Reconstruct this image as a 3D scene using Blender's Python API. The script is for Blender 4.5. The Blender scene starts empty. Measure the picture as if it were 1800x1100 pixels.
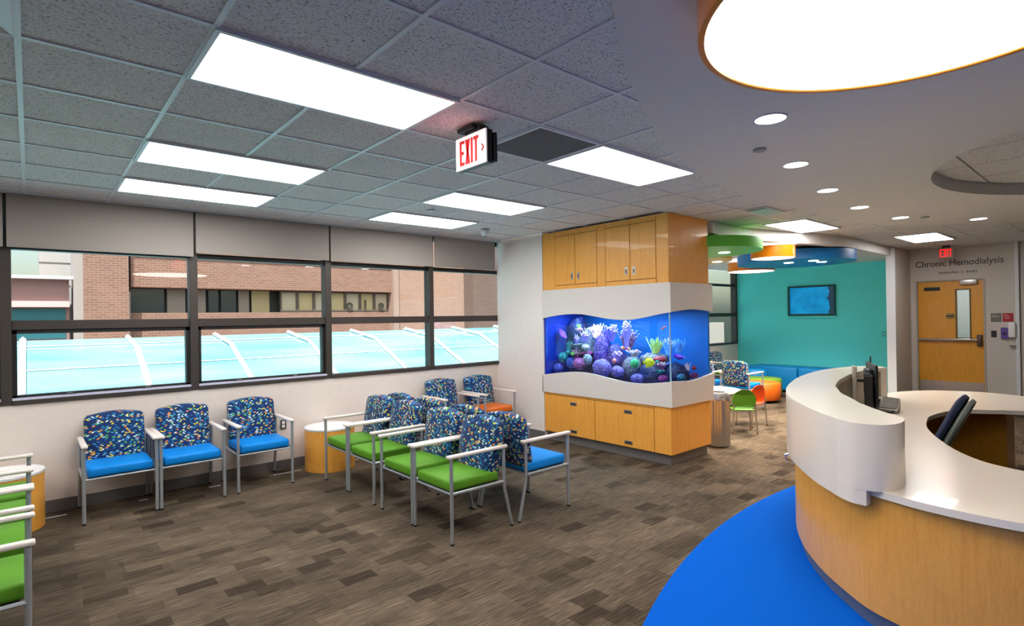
import bpy, bmesh, math, random
from mathutils import Vector, Matrix
random.seed(7)
S = bpy.context.scene
COL = S.collection
D = bpy.data
PI = math.pi

# ------------------------------------------------------------------ camera
EYE = 1.753
CEIL = 2.958
cam = D.cameras.new('camera'); camo = D.objects.new('camera', cam); COL.objects.link(camo)
R3 = Vector((0.7546, -0.656, -0.0151)).normalized()
U3 = Vector((0.0086, -0.0132, 1.0)); U3 = (U3 - U3.dot(R3) * R3).normalized()
B3 = R3.cross(U3).normalized()
m = Matrix((R3, U3, B3)).transposed().to_4x4(); m.translation = Vector((0, 0, EYE))
camo.matrix_world = m
cam.sensor_fit = 'HORIZONTAL'; cam.sensor_width = 36.0
cam.lens = 973.8 / 1800 * 36
cam.shift_y = 4.93 / 1800
cam.clip_start = 0.05; cam.clip_end = 300
S.camera = camo
# ------------------------------------------------------------------ world, sun, exposure
w = D.worlds.new('sky'); S.world = w; w.use_nodes = True
nt = w.node_tree; nt.nodes.clear()
wo = nt.nodes.new('ShaderNodeOutputWorld'); bg = nt.nodes.new('ShaderNodeBackground')
sky = nt.nodes.new('ShaderNodeTexSky'); sky.sky_type = 'NISHITA'; sky.sun_disc = False
sky.sun_elevation = math.radians(42); sky.sun_rotation = math.radians(200); sky.air_density = 1.3; sky.dust_density = 3.0
bg.inputs['Strength'].default_value = 0.075
nt.links.new(sky.outputs[0], bg.inputs[0]); nt.links.new(bg.outputs[0], wo.inputs[0])
sl = D.lights.new('sun', 'SUN'); sl.energy = 4.0; sl.angle = math.radians(0.6); sl.color = (1.0, 0.95, 0.88)
so = D.objects.new('sun', sl); COL.objects.link(so)
so.rotation_euler = Vector((0.30, 0.34, -0.89)).to_track_quat('-Z', 'Y').to_euler()
S.view_settings.view_transform = 'Standard'; S.view_settings.look = 'None'
S.view_settings.exposure = 1.62; S.view_settings.gamma = 1.0; S.view_settings.use_curve_mapping = False
PANEL = 5.0      # emission of the fluorescent troffers
DRUM = 2.4

# ------------------------------------------------------------------ helpers
def lin(c):
    if isinstance(c, str):
        c = tuple(int(c[i:i + 2], 16) / 255 for i in (0, 2, 4))
    return tuple((x / 12.92 if x <= 0.04045 else ((x + 0.055) / 1.055) ** 2.4) for x in c[:3]) + (1,)
class NT:
    def __init__(s, name):
        s.m = D.materials.new(name); s.m.use_nodes = True; s.t = s.m.node_tree
        s.b = s.t.nodes['Principled BSDF']; s.out = s.t.nodes['Material Output']
    def n(s, typ, **k):
        x = s.t.nodes.new('ShaderNode' + typ)
        for a, b in k.items():
            if a in x.inputs: x.inputs[a].default_value = b
            else: setattr(x, a, b)
        return x
    def l(s, a, b): s.t.links.new(a, b)
    def coord(s, scale=(1, 1, 1), rot=(0, 0, 0)):
        c = s.n('TexCoord'); mp = s.n('Mapping'); mp.inputs['Scale'].default_value = scale; mp.inputs['Rotation'].default_value = rot
        s.l(c.outputs['Object'], mp.inputs[0]); return mp.outputs[0]
    def ramp(s, fac, stops, interp='LINEAR'):
        r = s.n('ValToRGB'); e = r.color_ramp; e.interpolation = interp
        while len(e.elements) < len(stops): e.elements.new(0.5)
        for el, (p, c) in zip(e.elements, stops): el.position = p; el.color = c
        s.l(fac, r.inputs[0]); return r.outputs[0]
    def mix(s, fac, a, b, mode='MIX'):
        x = s.n('Mix', data_type='RGBA', blend_type=mode)
        for v, i in ((fac, 0), (a, 6), (b, 7)):
            if hasattr(v, 'is_linked'): s.l(v, x.inputs[i])
            else: x.inputs[i].default_value = v
        return x.outputs[2]
    def bump(s, h, strength=.2, dist=.01):
        b = s.n('Bump'); b.inputs['Strength'].default_value = strength; b.inputs['Distance'].default_value = dist
        s.l(h, b.inputs['Height']); s.l(b.outputs[0], s.b.inputs['Normal'])
MATS = {}
def mat(name, col, rough=.5, metal=0, spec=.5, noise=0, nscale=(30, 30, 30), bump=0, emit=0, coat=0):
    if name in MATS: return MATS[name]
    k = NT(name); c = lin(col)
    k.b.inputs['Base Color'].default_value = c; k.b.inputs['Roughness'].default_value = rough
    k.b.inputs['Metallic'].default_value = metal; k.b.inputs['Specular IOR Level'].default_value = spec
    k.b.inputs['Coat Weight'].default_value = coat
    if noise or bump:
        v = k.coord(nscale); nz = k.n('TexNoise'); nz.inputs['Detail'].default_value = 4; k.l(v, nz.inputs['Vector'])
        if noise:
            d = tuple(max(0, x * (1 - noise)) for x in c[:3]) + (1,); e = tuple(min(1, x * (1 + noise)) for x in c[:3]) + (1,)
            k.l(k.ramp(nz.outputs[0], [(.3, d), (.7, e)]), k.b.inputs['Base Color'])
        if bump: k.bump(nz.outputs[0], bump)
    if emit:
        k.b.inputs['Emission Color'].default_value = c; k.b.inputs['Emission Strength'].default_value = emit
    MATS[name] = k.m; return k.m
def thin_glass(name, tint=(1, 1, 1, 1), f0=.04):
    k = NT(name); k.t.nodes.remove(k.b)
    lw = k.n('LayerWeight', Blend=.5); p = k.n('Math', operation='POWER'); p.inputs[1].default_value = 5; k.l(lw.outputs['Facing'], p.inputs[0])
    f = k.n('Math', operation='MULTIPLY_ADD'); f.inputs[1].default_value = 1 - f0; f.inputs[2].default_value = f0; k.l(p.outputs[0], f.inputs[0])
    t = k.n('BsdfTransparent', Color=tint); g = k.n('BsdfGlossy', Roughness=0.0)
    x = k.n('MixShader'); k.l(f.outputs[0], x.inputs[0]); k.l(t.outputs[0], x.inputs[1]); k.l(g.outputs[0], x.inputs[2])
    k.l(x.outputs[0], k.out.inputs[0]); MATS[name] = k.m; return k.m

def BM(): return bmesh.new()
def box(bm, x0, x1, y0, y1, z0, z1, bev=0, seg=1):
    vs = [bm.verts.new((x, y, z)) for z in (z0, z1) for x, y in ((x0, y0), (x1, y0), (x1, y1), (x0, y1))]
    fs = [bm.faces.new([vs[i] for i in f]) for f in ((3, 2, 1, 0), (4, 5, 6, 7), (0, 1, 5, 4), (1, 2, 6, 5), (2, 3, 7, 6), (3, 0, 4, 7))]
    if bev:
        es = list({e for f in fs for e in f.edges})
        bmesh.ops.bevel(bm, geom=es, offset=bev, segments=seg, affect='EDGES', profile=.5, clamp_overlap=True)
    return bm
def tube(bm, pts, r, n=10, r2=None):
    pts = [Vector(p) for p in pts]; L = len(pts); rings = []
    up = None
    for i, p in enumerate(pts):
        t = (pts[min(i + 1, L - 1)] - pts[max(i - 1, 0)]).normalized()
        if up is None:
            a = Vector((0, 0, 1)) if abs(t.z) < .9 else Vector((1, 0, 0)); up = (a - a.dot(t) * t).normalized()
        else: up = (up - up.dot(t) * t).normalized()
        s = t.cross(up); rr = r if r2 is None else r + (r2 - r) * i / (L - 1)
        rings.append([bm.verts.new(p + (up * math.cos(2 * PI * j / n) + s * math.sin(2 * PI * j / n)) * rr) for j in range(n)])
    for a, b in zip(rings, rings[1:]):
        for j in range(n): bm.faces.new((a[j], a[(j + 1) % n], b[(j + 1) % n], b[j]))
    bm.faces.new(rings[0][::-1]); bm.faces.new(rings[-1]); return bm
def lathe(bm, prof, n=32, c=(0, 0), cap=True):
    rings = []
    for r, z in prof:
        rings.append([bm.verts.new((c[0] + r * math.cos(2 * PI * j / n), c[1] + r * math.sin(2 * PI * j / n), z)) for j in range(n)])
    for a, b in zip(rings, rings[1:]):
        for j in range(n): bm.faces.new((a[j], a[(j + 1) % n], b[(j + 1) % n], b[j]))
    if cap: bm.faces.new(rings[0][::-1]); bm.faces.new(rings[-1])
    return bm
def cyl(bm, x, y, z0, z1, r, n=32): return lathe(bm, [(r, z0), (r, z1)], n, (x, y))
def prism(bm, out, z0, z1):
    a = [bm.verts.new((x, y, z0)) for x, y in out]; b = [bm.verts.new((x, y, z1)) for x, y in out]; n = len(out)
    bm.faces.new(a[::-1]); bm.faces.new(b)
    for i in range(n): bm.faces.new((a[i], a[(i + 1) % n], b[(i + 1) % n], b[i]))
    return bm
def strip_wall(bm, path, inner, z0, z1):
    """vertical wall between two matching open plan paths"""
    n = len(path); v = [[bm.verts.new((x, y, z)) for x, y in pp] for z in (z0, z1) for pp in (path, inner)]
    a, b, c, d = v   # outer low, inner low, outer high, inner high
    for i in range(n - 1):
        bm.faces.new((a[i], a[i + 1], c[i + 1], c[i])); bm.faces.new((b[i + 1], b[i], d[i], d[i + 1]))
        bm.faces.new((c[i], c[i + 1], d[i + 1], d[i])); bm.faces.new((a[i + 1], a[i], b[i], b[i + 1]))
    bm.faces.new((a[0], c[0], d[0], b[0])); bm.faces.new((a[-1], b[-1], d[-1], c[-1])); return bm
def catmull(P, k=6, closed=False):
    P = [Vector(p) for p in P]; n = len(P); out = []
    rng = range(n) if closed else range(n - 1)
    for i in rng:
        p0 = P[(i - 1) % n] if closed or i > 0 else P[0] * 2 - P[1]
        p1 = P[i]; p2 = P[(i + 1) % n]
        p3 = P[(i + 2) % n] if closed or i + 2 < n else P[-1] * 2 - P[-2]
        for j in range(k):
            t = j / k
            out.append(0.5 * ((2 * p1) + (p2 - p0) * t + (2 * p0 - 5 * p1 + 4 * p2 - p3) * t * t + (3 * p1 - p0 - 3 * p2 + p3) * t ** 3))
    if not closed: out.append(P[-1])
    return [tuple(o) for o in out]
def offset(path, d):
    """offset an open path to its right side by d"""
    out = []; n = len(path)
    for i in range(n):
        a = Vector(path[max(i - 1, 0)]); b = Vector(path[min(i + 1, n - 1)]); t = (b - a).normalized()
        out.append((path[i][0] + t.y * d, path[i][1] - t.x * d))
    return out
def obj(name, bm, mt, parent=None, smooth=False, loc=None, angle=35):
    if isinstance(bm, bmesh.types.BMesh):
        bmesh.ops.recalc_face_normals(bm, faces=bm.faces)
        me = D.meshes.new(name); bm.to_mesh(me); bm.free()
    else: me = bm
    if mt and not me.materials: me.materials.append(mt)
    if smooth:
        for p in me.polygons: p.use_smooth = True
        try: me.set_sharp_from_angle(angle=math.radians(angle))
        except Exception: pass
    o = D.objects.new(name, me); COL.objects.link(o)
    if parent: o.parent = parent
    if loc: o.location = loc
    return o
def tag(o, label=None, cat=None, group=None, kind=None):
    for k, v in (('label', label), ('category', cat), ('group', group), ('kind', kind)):
        if v: o[k] = v
    return o
def thing(name, label, cat, loc=(0, 0, 0), rz=0, group=None):
    o = D.objects.new(name, None); COL.objects.link(o); o.location = loc; o.rotation_euler = (0, 0, rz); o.empty_display_size = .1
    return tag(o, label, cat, group)
def struct(name, bm, mt, parent=None, smooth=False):
    o = obj(name, bm, mt, parent, smooth)
    if not parent: o['kind'] = 'structure'
    return o
def sroot(name):
    o = D.objects.new(name, None); COL.objects.link(o); o['kind'] = 'structure'; return o
def dup(root, loc, rz, label=None, group=None):
    r = root.copy(); COL.objects.link(r); r.location = loc; r.rotation_euler = (0, 0, rz)
    if label: r['label'] = label
    if group: r['group'] = group
    for ch in list(root.children):
        c = ch.copy(); COL.objects.link(c); c.parent = r
        for g in ch.children:
            d = g.copy(); COL.objects.link(d); d.parent = c
    return r
def text_mesh(s, size, depth=.003, bold=0, align='LEFT'):
    c = D.curves.new('t', 'FONT'); c.body = s; c.size = size; c.extrude = depth; c.offset = bold; c.align_x = align
    o = D.objects.new('t', c); COL.objects.link(o)
    dg = bpy.context.evaluated_depsgraph_get(); me = D.meshes.new_from_object(o.evaluated_get(dg))
    D.objects.remove(o); me.name = 'lettering'; return me
def holed_slab(name, outlines, z0, z1, mt, parent=None):
    c = D.curves.new('s', 'CURVE'); c.dimensions = '2D'; c.fill_mode = 'BOTH'; c.extrude = (z1 - z0) / 2
    for ol in outlines:
        sp = c.splines.new('POLY'); sp.points.add(len(ol) - 1); sp.use_cyclic_u = True
        for p, q in zip(sp.points, ol): p.co = (q[0], q[1], 0, 1)
    o = D.objects.new('s', c); COL.objects.link(o)
    dg = bpy.context.evaluated_depsgraph_get(); me = D.meshes.new_from_object(o.evaluated_get(dg)); D.objects.remove(o)
    for v in me.vertices: v.co.z += (z0 + z1) / 2
    me.materials.clear(); me.name = name
    return obj(name, me, mt, parent)

# ------------------------------------------------------------------ materials
white_wall = mat('painted_wall', (.92, .88, .85), .75, noise=.02, nscale=(3, 3, 3))
warm_wall = mat('warm_wall', (.80, .765, .73), .75, noise=.02, nscale=(3, 3, 3))
teal_wall = mat('teal_paint', (.36, .93, .91), .6, noise=.03, nscale=(8, 8, 8))
gypsum = mat('gypsum_paint', (.86, .85, .84), .8, noise=.01, nscale=(2, 2, 2))
trim_white = mat('trim_white', (.86, .87, .88), .45)
bronze = mat('bronze_frame', (.27, .245, .225), .45, metal=.35, noise=.05)
dark_bronze = mat('dark_gasket', (.10, .095, .09), .5)
base_grey = mat('baseboard_rubber', (.40, .385, .38), .6)
chrome = mat('chrome', (.8, .8, .8), .18, metal=1)
steel = mat('brushed_steel', (.74, .72, .70), .36, metal=1)
silver = mat('silver_frame', (.68, .70, .72), .38, metal=.55)
arm_white = mat('armrest_resin', (.90, .86, .83), .38)
seat_blue = mat('blue_vinyl', (.0, .52, .86), .5, spec=.25, noise=.02)
seat_green = mat('green_vinyl', (.34, .56, .12), .5, spec=.25, noise=.02)
seat_orange = mat('orange_vinyl', (.91, .42, .06), .38, noise=.02)
black = mat('black_plastic', (.045, .045, .05), .4)
dark_grey = mat('dark_grey_plastic', (.16, .165, .18), .45)
quartz = mat('quartz_top', (.93, .89, .84), .22, noise=.015, nscale=(60, 60, 60), coat=.2)
laminate = mat('white_laminate', (.93, .92, .92), .3)
red = mat('red_enamel', (.62, .06, .06), .4)
plinth_grey = mat('plinth_grey', (.36, .40, .48), .55)

def wood(name, a, b, c):
    k = NT(name); v = k.coord((14, 14, 1.2)); n = k.n('TexNoise'); n.inputs['Scale'].default_value = 3; n.inputs['Detail'].default_value = 6
    k.l(v, n.inputs['Vector']); v2 = k.coord((160, 160, 12)); n2 = k.n('TexNoise'); n2.inputs['Scale'].default_value = 2; k.l(v2, n2.inputs['Vector'])
    base = k.ramp(n.outputs[0], [(.25, lin(a)), (.5, lin(b)), (.8, lin(c))])
    fine = k.ramp(n2.outputs[0], [(.35, (.9, .88, .85, 1)), (.6, (1, 1, 1, 1))])
    k.l(k.mix(1.0, base, fine, 'MULTIPLY'), k.b.inputs['Base Color']); k.b.inputs['Roughness'].default_value = .38
    k.b.inputs['Coat Weight'].default_value = .15; MATS[name] = k.m; return k.m
maple = wood('maple_veneer', (.92, .635, .25), (.95, .675, .29), (.97, .71, .33))
maple_deep = wood('maple_door', (.86, .59, .14), (.89, .62, .16), (.92, .65, .19))

def carpet():
    k = NT('carpet_brown')
    def layer(w, h, off, sq):
        v = k.coord((1, 1, 1)); n = k.n('TexBrick'); k.l(v, n.inputs['Vector'])
        n.inputs['Scale'].default_value = 1; n.inputs['Mortar Size'].default_value = 0; n.inputs['Brick Width'].default_value = w; n.inputs['Row Height'].default_value = h
        n.inputs['Color1'].default_value = (0, 0, 0, 1); n.inputs['Color2'].default_value = (1, 1, 1, 1); n.inputs['Bias'].default_value = 0
        n.offset = off; n.squash = sq; return n.outputs['Color']
    a = k.ramp(layer(.235, .125, .37, 1), [(0, (.45, .43, .42, 1)), (.12, (.70, .68, .67, 1)), (.22, (.92, .92, .92, 1)), (1, (1.1, 1.1, 1.1, 1))], 'LINEAR')
    b = k.ramp(layer(.5, .25, .5, 1), [(0, (.74, .74, .74, 1)), (1, (1.2, 1.2, 1.2, 1))])
    v = k.coord((5, 130, 1)); n = k.n('TexNoise'); n.inputs['Scale'].default_value = 1; n.inputs['Detail'].default_value = 5; n.inputs['Roughness'].default_value = .7; k.l(v, n.inputs['Vector'])
    v2 = k.coord((1.2, 3, 1)); n3 = k.n('TexNoise'); n3.inputs['Scale'].default_value = 1.5; n3.inputs['Detail'].default_value = 3; k.l(v2, n3.inputs['Vector'])
    st = k.ramp(n.outputs[0], [(.28, lin((.20, .17, .14))), (.5, lin((.35, .305, .255))), (.72, lin((.54, .48, .41)))])
    big = k.ramp(n3.outputs[0], [(.3, (.8, .8, .8, 1)), (.7, (1.12, 1.1, 1.06, 1))])
    c = k.mix(1., st, a, 'MULTIPLY'); c = k.mix(1., c, b, 'MULTIPLY'); c = k.mix(1., c, big, 'MULTIPLY')
    k.l(c, k.b.inputs['Base Color']); k.b.inputs['Roughness'].default_value = .95; k.b.inputs['Specular IOR Level'].default_value = .1
    k.bump(n.outputs[0], .35, .01); return k.m
carpet_m = carpet()
blue_carpet = mat('blue_carpet', (.0, .35, .76), .95, spec=.08, noise=.05, nscale=(260, 260, 260), bump=.15)

def acoustic():
    k = NT('acoustic_tile'); v = k.coord((1, 1, 1)); oi = k.n('ObjectInfo')
    ad = k.n('VectorMath', operation='ADD'); sc = k.n('VectorMath', operation='SCALE'); sc.inputs[3].default_value = 30
    k.l(oi.outputs['Location'], sc.inputs[0]); k.l(v, ad.inputs[0]); k.l(sc.outputs[0], ad.inputs[1])
    mp = k.n('Mapping'); mp.inputs['Scale'].default_value = (90, 150, 90); k.l(ad.outputs[0], mp.inputs[0])
    n = k.n('TexNoise'); n.inputs['Scale'].default_value = 1; n.inputs['Detail'].default_value = 3; k.l(mp.outputs[0], n.inputs['Vector'])
    c = k.ramp(n.outputs[0], [(.30, lin((.36, .36, .35))), (.40, lin((.80, .80, .79))), (.5, lin((.88, .88, .88))), (1, lin((.91, .91, .91)))])
    k.l(c, k.b.inputs['Base Color']); k.b.inputs['Roughness'].default_value = .9; k.b.inputs['Specular IOR Level'].default_value = .15
    k.bump(n.outputs[0], .4, .004); return k.m
tile_m = acoustic()
grid_m = mat('grid_paint', (.84, .86, .88), .35)

def fabric(name, ground, pal, s=1.0):
    k = NT(name); oi = k.n('ObjectInfo'); mul = k.n('Math', operation='MULTIPLY'); mul.inputs[1].default_value = 40; k.l(oi.outputs['Random'], mul.inputs[0])
    col = lin(ground)
    cur = None
    for i, ry in enumerate((.45, -.5)):
        c = k.n('TexCoord'); ad = k.n('VectorMath', operation='ADD'); k.l(c.outputs['Object'], ad.inputs[0]); k.l(mul.outputs[0], ad.inputs[1])
        sp_ = k.n('SeparateXYZ'); k.l(ad.outputs[0], sp_.inputs[0]); cb_ = k.n('CombineXYZ'); xy_ = k.n('Math', operation='MULTIPLY_ADD'); xy_.inputs[1].default_value = .85; k.l(sp_.outputs[1], xy_.inputs[0]); k.l(sp_.outputs[0], xy_.inputs[2]); k.l(xy_.outputs[0], cb_.inputs[0]); k.l(sp_.outputs[2], cb_.inputs[1])
        mp = k.n('Mapping'); mp.inputs['Rotation'].default_value = (0, 0, ry); k.l(cb_.outputs[0], mp.inputs[0])
        mp2 = k.n('Mapping'); mp2.inputs['Scale'].default_value = (20 * s, 50 * s, 1); mp2.inputs['Location'].default_value = (3.3 * i, 5.1 * i, 0); k.l(mp.outputs[0], mp2.inputs[0])
        v = k.n('TexVoronoi', distance='MANHATTAN', voronoi_dimensions='2D'); v.inputs['Scale'].default_value = 1; v.inputs['Randomness'].default_value = .7; k.l(mp2.outputs[0], v.inputs['Vector'])
        sep = k.n('SeparateColor'); k.l(v.outputs['Color'], sep.inputs[0])
        lt = k.n('Math', operation='LESS_THAN'); lt.inputs[1].default_value = .34; k.l(v.outputs['Distance'], lt.inputs[0])
        gt = k.n('Math', operation='GREATER_THAN'); gt.inputs[1].default_value = .40; k.l(sep.outputs[1], gt.inputs[0])
        mk = k.n('Math', operation='MULTIPLY'); k.l(lt.outputs[0], mk.inputs[0]); k.l(gt.outputs[0], mk.inputs[1])
        pc = k.ramp(sep.outputs[0], [(j / len(pal), lin(p)) for j, p in enumerate(pal)], 'CONSTANT')
        cur = k.mix(mk.outputs[0], col if cur is None else cur, pc)
    k.l(cur, k.b.inputs['Base Color']); k.b.inputs['Roughness'].default_value = .8; k.b.inputs['Specular IOR Level'].default_value = .2
    k.b.inputs['Sheen Weight'].default_value = .15
    nz = k.n('TexNoise'); nz.inputs['Scale'].default_value = 700; k.bump(nz.outputs[0], .15, .002); return k.m
confetti = fabric('confetti_fabric', (.08, .19, .38), [(.20, .60, .78), (.93, .85, .30), (.12, .42, .66), (.55, .80, .88), (.95, .58, .28), (.40, .75, .42), (.16, .50, .74), (.88, .93, .90)])
confetti_far = confetti

def blind_fabric():
    k = NT('blind_fabric'); t = k.n('BsdfTranslucent'); t.inputs['Color'].default_value = lin((.52, .49, .47)); x = k.n('MixShader'); x.inputs[0].default_value = .18
    k.b.inputs['Base Color'].default_value = lin((.66, .63, .60)); k.b.inputs['Roughness'].default_value = .85
    k.l(k.b.outputs[0], x.inputs[1]); k.l(t.outputs[0], x.inputs[2]); k.l(x.outputs[0], k.out.inputs[0]); return k.m
blind_m = blind_fabric()
win_glass = thin_glass('window_glass', (.95, .98, .98, 1), .06)
clear_glass = thin_glass('tank_glass', (.98, .99, 1, 1), .02)
water_m = thin_glass('water', (.80, .93, 1.0, 1), .0)

def brick_mat(name, c1, c2, mort, s=1.0):
    k = NT(name); c = k.n('TexCoord'); sp = k.n('SeparateXYZ'); k.l(c.outputs['Object'], sp.inputs[0])
    ad = k.n('Math', operation='ADD'); k.l(sp.outputs[0], ad.inputs[0]); k.l(sp.outputs[1], ad.inputs[1])
    cb = k.n('CombineXYZ'); k.l(ad.outputs[0], cb.inputs[0]); k.l(sp.outputs[2], cb.inputs[1])
    b = k.n('TexBrick'); k.l(cb.outputs[0], b.inputs['Vector'])
    b.inputs['Color1'].default_value = lin(c1); b.inputs['Color2'].default_value = lin(c2); b.inputs['Mortar'].default_value = lin(mort)
    b.inputs['Scale'].default_value = s; b.inputs['Brick Width'].default_value = .24; b.inputs['Row Height'].default_value = .085; b.inputs['Mortar Size'].default_value = .012
    k.l(b.outputs[0], k.b.inputs['Base Color']); k.b.inputs['Roughness'].default_value = .9; k.bump(b.outputs['Fac'], -.3, .01); return k.m
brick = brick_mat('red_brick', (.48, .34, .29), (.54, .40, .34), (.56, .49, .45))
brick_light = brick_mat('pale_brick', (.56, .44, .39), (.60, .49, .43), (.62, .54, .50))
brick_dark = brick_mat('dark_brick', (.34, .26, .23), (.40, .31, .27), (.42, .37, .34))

def panel_light(name, col, e):
    k = NT(name); em = k.n('Emission'); em.inputs[0].default_value = col; em.inputs[1].default_value = e; k.l(em.outputs[0], k.out.inputs[0]); return k.m
panel_m = panel_light('troffer_diffuser', (1, .985, .97, 1), PANEL)
drum_m = panel_light('drum_diffuser', (1, .93, .84, 1), DRUM)
down_m = panel_light('downlight_lens', (1, .93, .84, 1), 6)

# ------------------------------------------------------------------ room shell
TX = 5.60; WY = 6.788; SILL = 1.03
FX1 = 13.4; DX = 13.05
bm = BM(); box(bm, -4.5, 16, -6, WY + .3, -.2, 0); floor = struct('floor', bm, carpet_m)
bm = BM(); box(bm, -4.7, 16, -6.2, WY + .35, 3.2, 3.45); ceiling = struct('ceiling', bm, gypsum)
bm = BM(); box(bm, -4.7, -4.5, -6, WY + .3, 0, 3.2); struct('wall_left', bm, warm_wall)
bm = BM(); box(bm, -4.5, 16, -6.2, -6, 0, 3.2); struct('wall_back', bm, warm_wall)
# window wall below the sill and the strip above the ceiling
bm = BM(); box(bm, -4.5, 16, WY, WY + .22, 0, SILL); box(bm, -4.5, 16, WY + .0, WY + .22, CEIL + .02, 3.2); struct('wall_window', bm, mat('beige_wall', (.87, .82, .78), .75, noise=.02, nscale=(3, 3, 3)))
bm = BM(); box(bm, TX, TX + .14, 5.757, WY, 0, 3.19); struct('wall_front', bm, white_wall)
bm = BM(); box(bm, FX1, FX1 + .2, 3.0, WY, 0, 3.19); struct('wall_teal', bm, teal_wall)
bm = BM(); box(bm, DX, DX + .2, 2.973, 3.19, 0, 3.19); box(bm, DX, DX + .2, -6, 1.965, 0, 3.19); box(bm, DX, DX + .2, 1.965, 2.973, 2.335, 3.19); struct('wall_right', bm, warm_wall)
bm = BM(); box(bm, 12.05, DX, 3.07, 3.19, 0, 3.19); struct('wall_stub', bm, warm_wall)
bm = BM(); box(bm, 12.0, 12.05, 3.06, 3.20, 0, 2.95); struct('trim_1', bm, trim_white)
bm = BM(); box(bm, DX - .05, DX, 1.485, 1.535, 0, CEIL); struct('trim_2', bm, trim_white)
bm = BM(); box(bm, DX - .012, DX, -5, 1.44, 0, CEIL); struct('wall_panel', bm, mat('grey_panel', (.70, .70, .69), .4))
for i, (a, b, c, d) in enumerate([(-4.5, TX, WY - .012, WY), (TX + .14, FX1, WY - .012, WY)]):
    bm = BM(); box(bm, a, b, c, d, 0, .11); struct('baseboard_window' if i == 0 else 'baseboard_play', bm, base_grey)
bm = BM(); box(bm, TX - .012, TX, 5.757, WY - .012, 0, .11); struct('baseboard_front', bm, base_grey)
bm = BM(); box(bm, DX - .01, DX, -5, 1.48, 0, .11); box(bm, DX - .01, DX, 2.99, 3.07, 0, .11); struct('baseboard_right', bm, base_grey)
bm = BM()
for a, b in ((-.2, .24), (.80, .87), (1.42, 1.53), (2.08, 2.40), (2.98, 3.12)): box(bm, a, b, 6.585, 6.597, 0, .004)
struct('painted_sun_slivers', bm, trim_white)  # pale strips painted in for slivers of sunlight on the floor
# window head strip with slot diffuser along the ceiling edge
bm = BM(); box(bm, -4.5, TX, 6.676, WY, CEIL - .002, CEIL + .02)
for y in (6.70, 6.725, 6.75): box(bm, -4.5, 5.35, y, y + .006, CEIL - .008, CEIL)
struct('trim_4', bm, grid_m)
bm = BM(); box(bm, -4.5, 5.35, 6.706, 6.7245, CEIL - .005, CEIL - .001); box(bm, -4.5, 5.35, 6.731, 6.7495, CEIL - .005, CEIL - .001); struct('slot_shadow_strips', bm, mat('slot_shadow', (.35, .36, .37), .6))

# blue inlaid carpet around the desk: circle c (5.242,-4.545) r 6.97
def arc(c, r, a0, a1, n): return [(c[0] + r * math.cos(a0 + (a1 - a0) * i / n), c[1] + r * math.sin(a0 + (a1 - a0) * i / n)) for i in range(n + 1)]
out = arc((5.242, -4.545), 6.97, math.radians(84), math.radians(160), 60)
inn = catmull([(5.97, 2.15), (5.2, 2.03), (4.6, 1.82), (4.12, 1.52), (3.8, 1.25), (3.6, .9), (3.62, .2), (3.95, -.5), (3.8, -1.6), (2.5, -2.0), (-.8, -2.15)], 6)
bm = BM(); prism(bm, out + inn[::-1], 0.0, .004); o = struct('floor_inlay', bm, blue_carpet)

# ------------------------------------------------------------------ windows
MX = [-4.68, -3.18, -1.68, -.168, 1.338, 2.837, 4.364, 5.87, 7.38, 8.89, 10.4, 11.89, 13.36]
RAIL = (1.712, 1.80); RAIL2 = (2.455, 2.51)
YF0, YF1 = WY + .01, WY + .13
for i in range(12):
    x0, x1 = MX[i], MX[i + 1]
    W_ = sroot('window_%d' % (i + 1))
    bm = BM(); box(bm, x0 - .038, x0 + .038, YF0 - .02, YF1, SILL, CEIL + .02, .004); obj('mullion', bm, bronze, W_)
    if i == 11: bm = BM(); box(bm, x1 - .038, x1 + .038, YF0 - .02, YF1, SILL, CEIL + .02, .004); obj('mullion', bm, bronze, W_)
    a, b = x0 + .038, x1 - .038
    bm = BM(); box(bm, a, b, YF0, YF1, *RAIL, .004); obj('rail', bm, bronze, W_)
    bm = BM(); box(bm, a, b, YF0 + .01, YF1, *RAIL2, .004); obj('rail', bm, dark_bronze, W_)
    bm = BM(); box(bm, a, b, YF0 - .03, YF1, SILL, SILL + .045, .004); obj('sill', bm, bronze, W_)
    bm = BM(); box(bm, a, b, YF0, YF1, 2.89, CEIL + .02); obj('head', bm, bronze, W_)
    if i in (2, 3, 4, 8, 10):       # operable lower sash: dark inner frame, two catches and a bright track
        s = BM(); f = .035; z0, z1 = SILL + .045, RAIL[0]
        box(s, a, a + f, YF0 + .02, YF1 - .02, z0, z1); box(s, b - f, b, YF0 + .02, YF1 - .02, z0, z1)
        box(s, a, b, YF0 + .02, YF1 - .02, z0, z0 + f); box(s, a, b, YF0 + .02, YF1 - .02, z1 - f, z1)
        obj('sash_frame', s, dark_bronze, W_)
        s = BM(); box(s, a, b, YF0 - .033, YF0 + .012, z0 - .004, z0 + .016); obj('sill_track', s, mat('pale_track', (.80, .80, .88), .35, metal=.1), W_)
        for q in (.28, .72):
            xx = a + (b - a) * q
            s = BM(); box(s, xx - .05, xx + .05, YF0 - .035, YF0, z0 + .016, z0 + .024, .002); box(s, xx - .015, xx + .035, YF0 - .03, YF0 - .01, z0 + .022, z0 + .034, .003)
            obj('catch', s, chrome, W_, True)
    for z0, z1 in ((SILL + .045, RAIL[0]), (RAIL[1], RAIL2[0]), (RAIL2[1], 2.89)):
        s = BM(); box(s, a, b, YF0 + .055, YF0 + .061, z0, z1); obj('pane', s, win_glass, W_)

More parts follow.
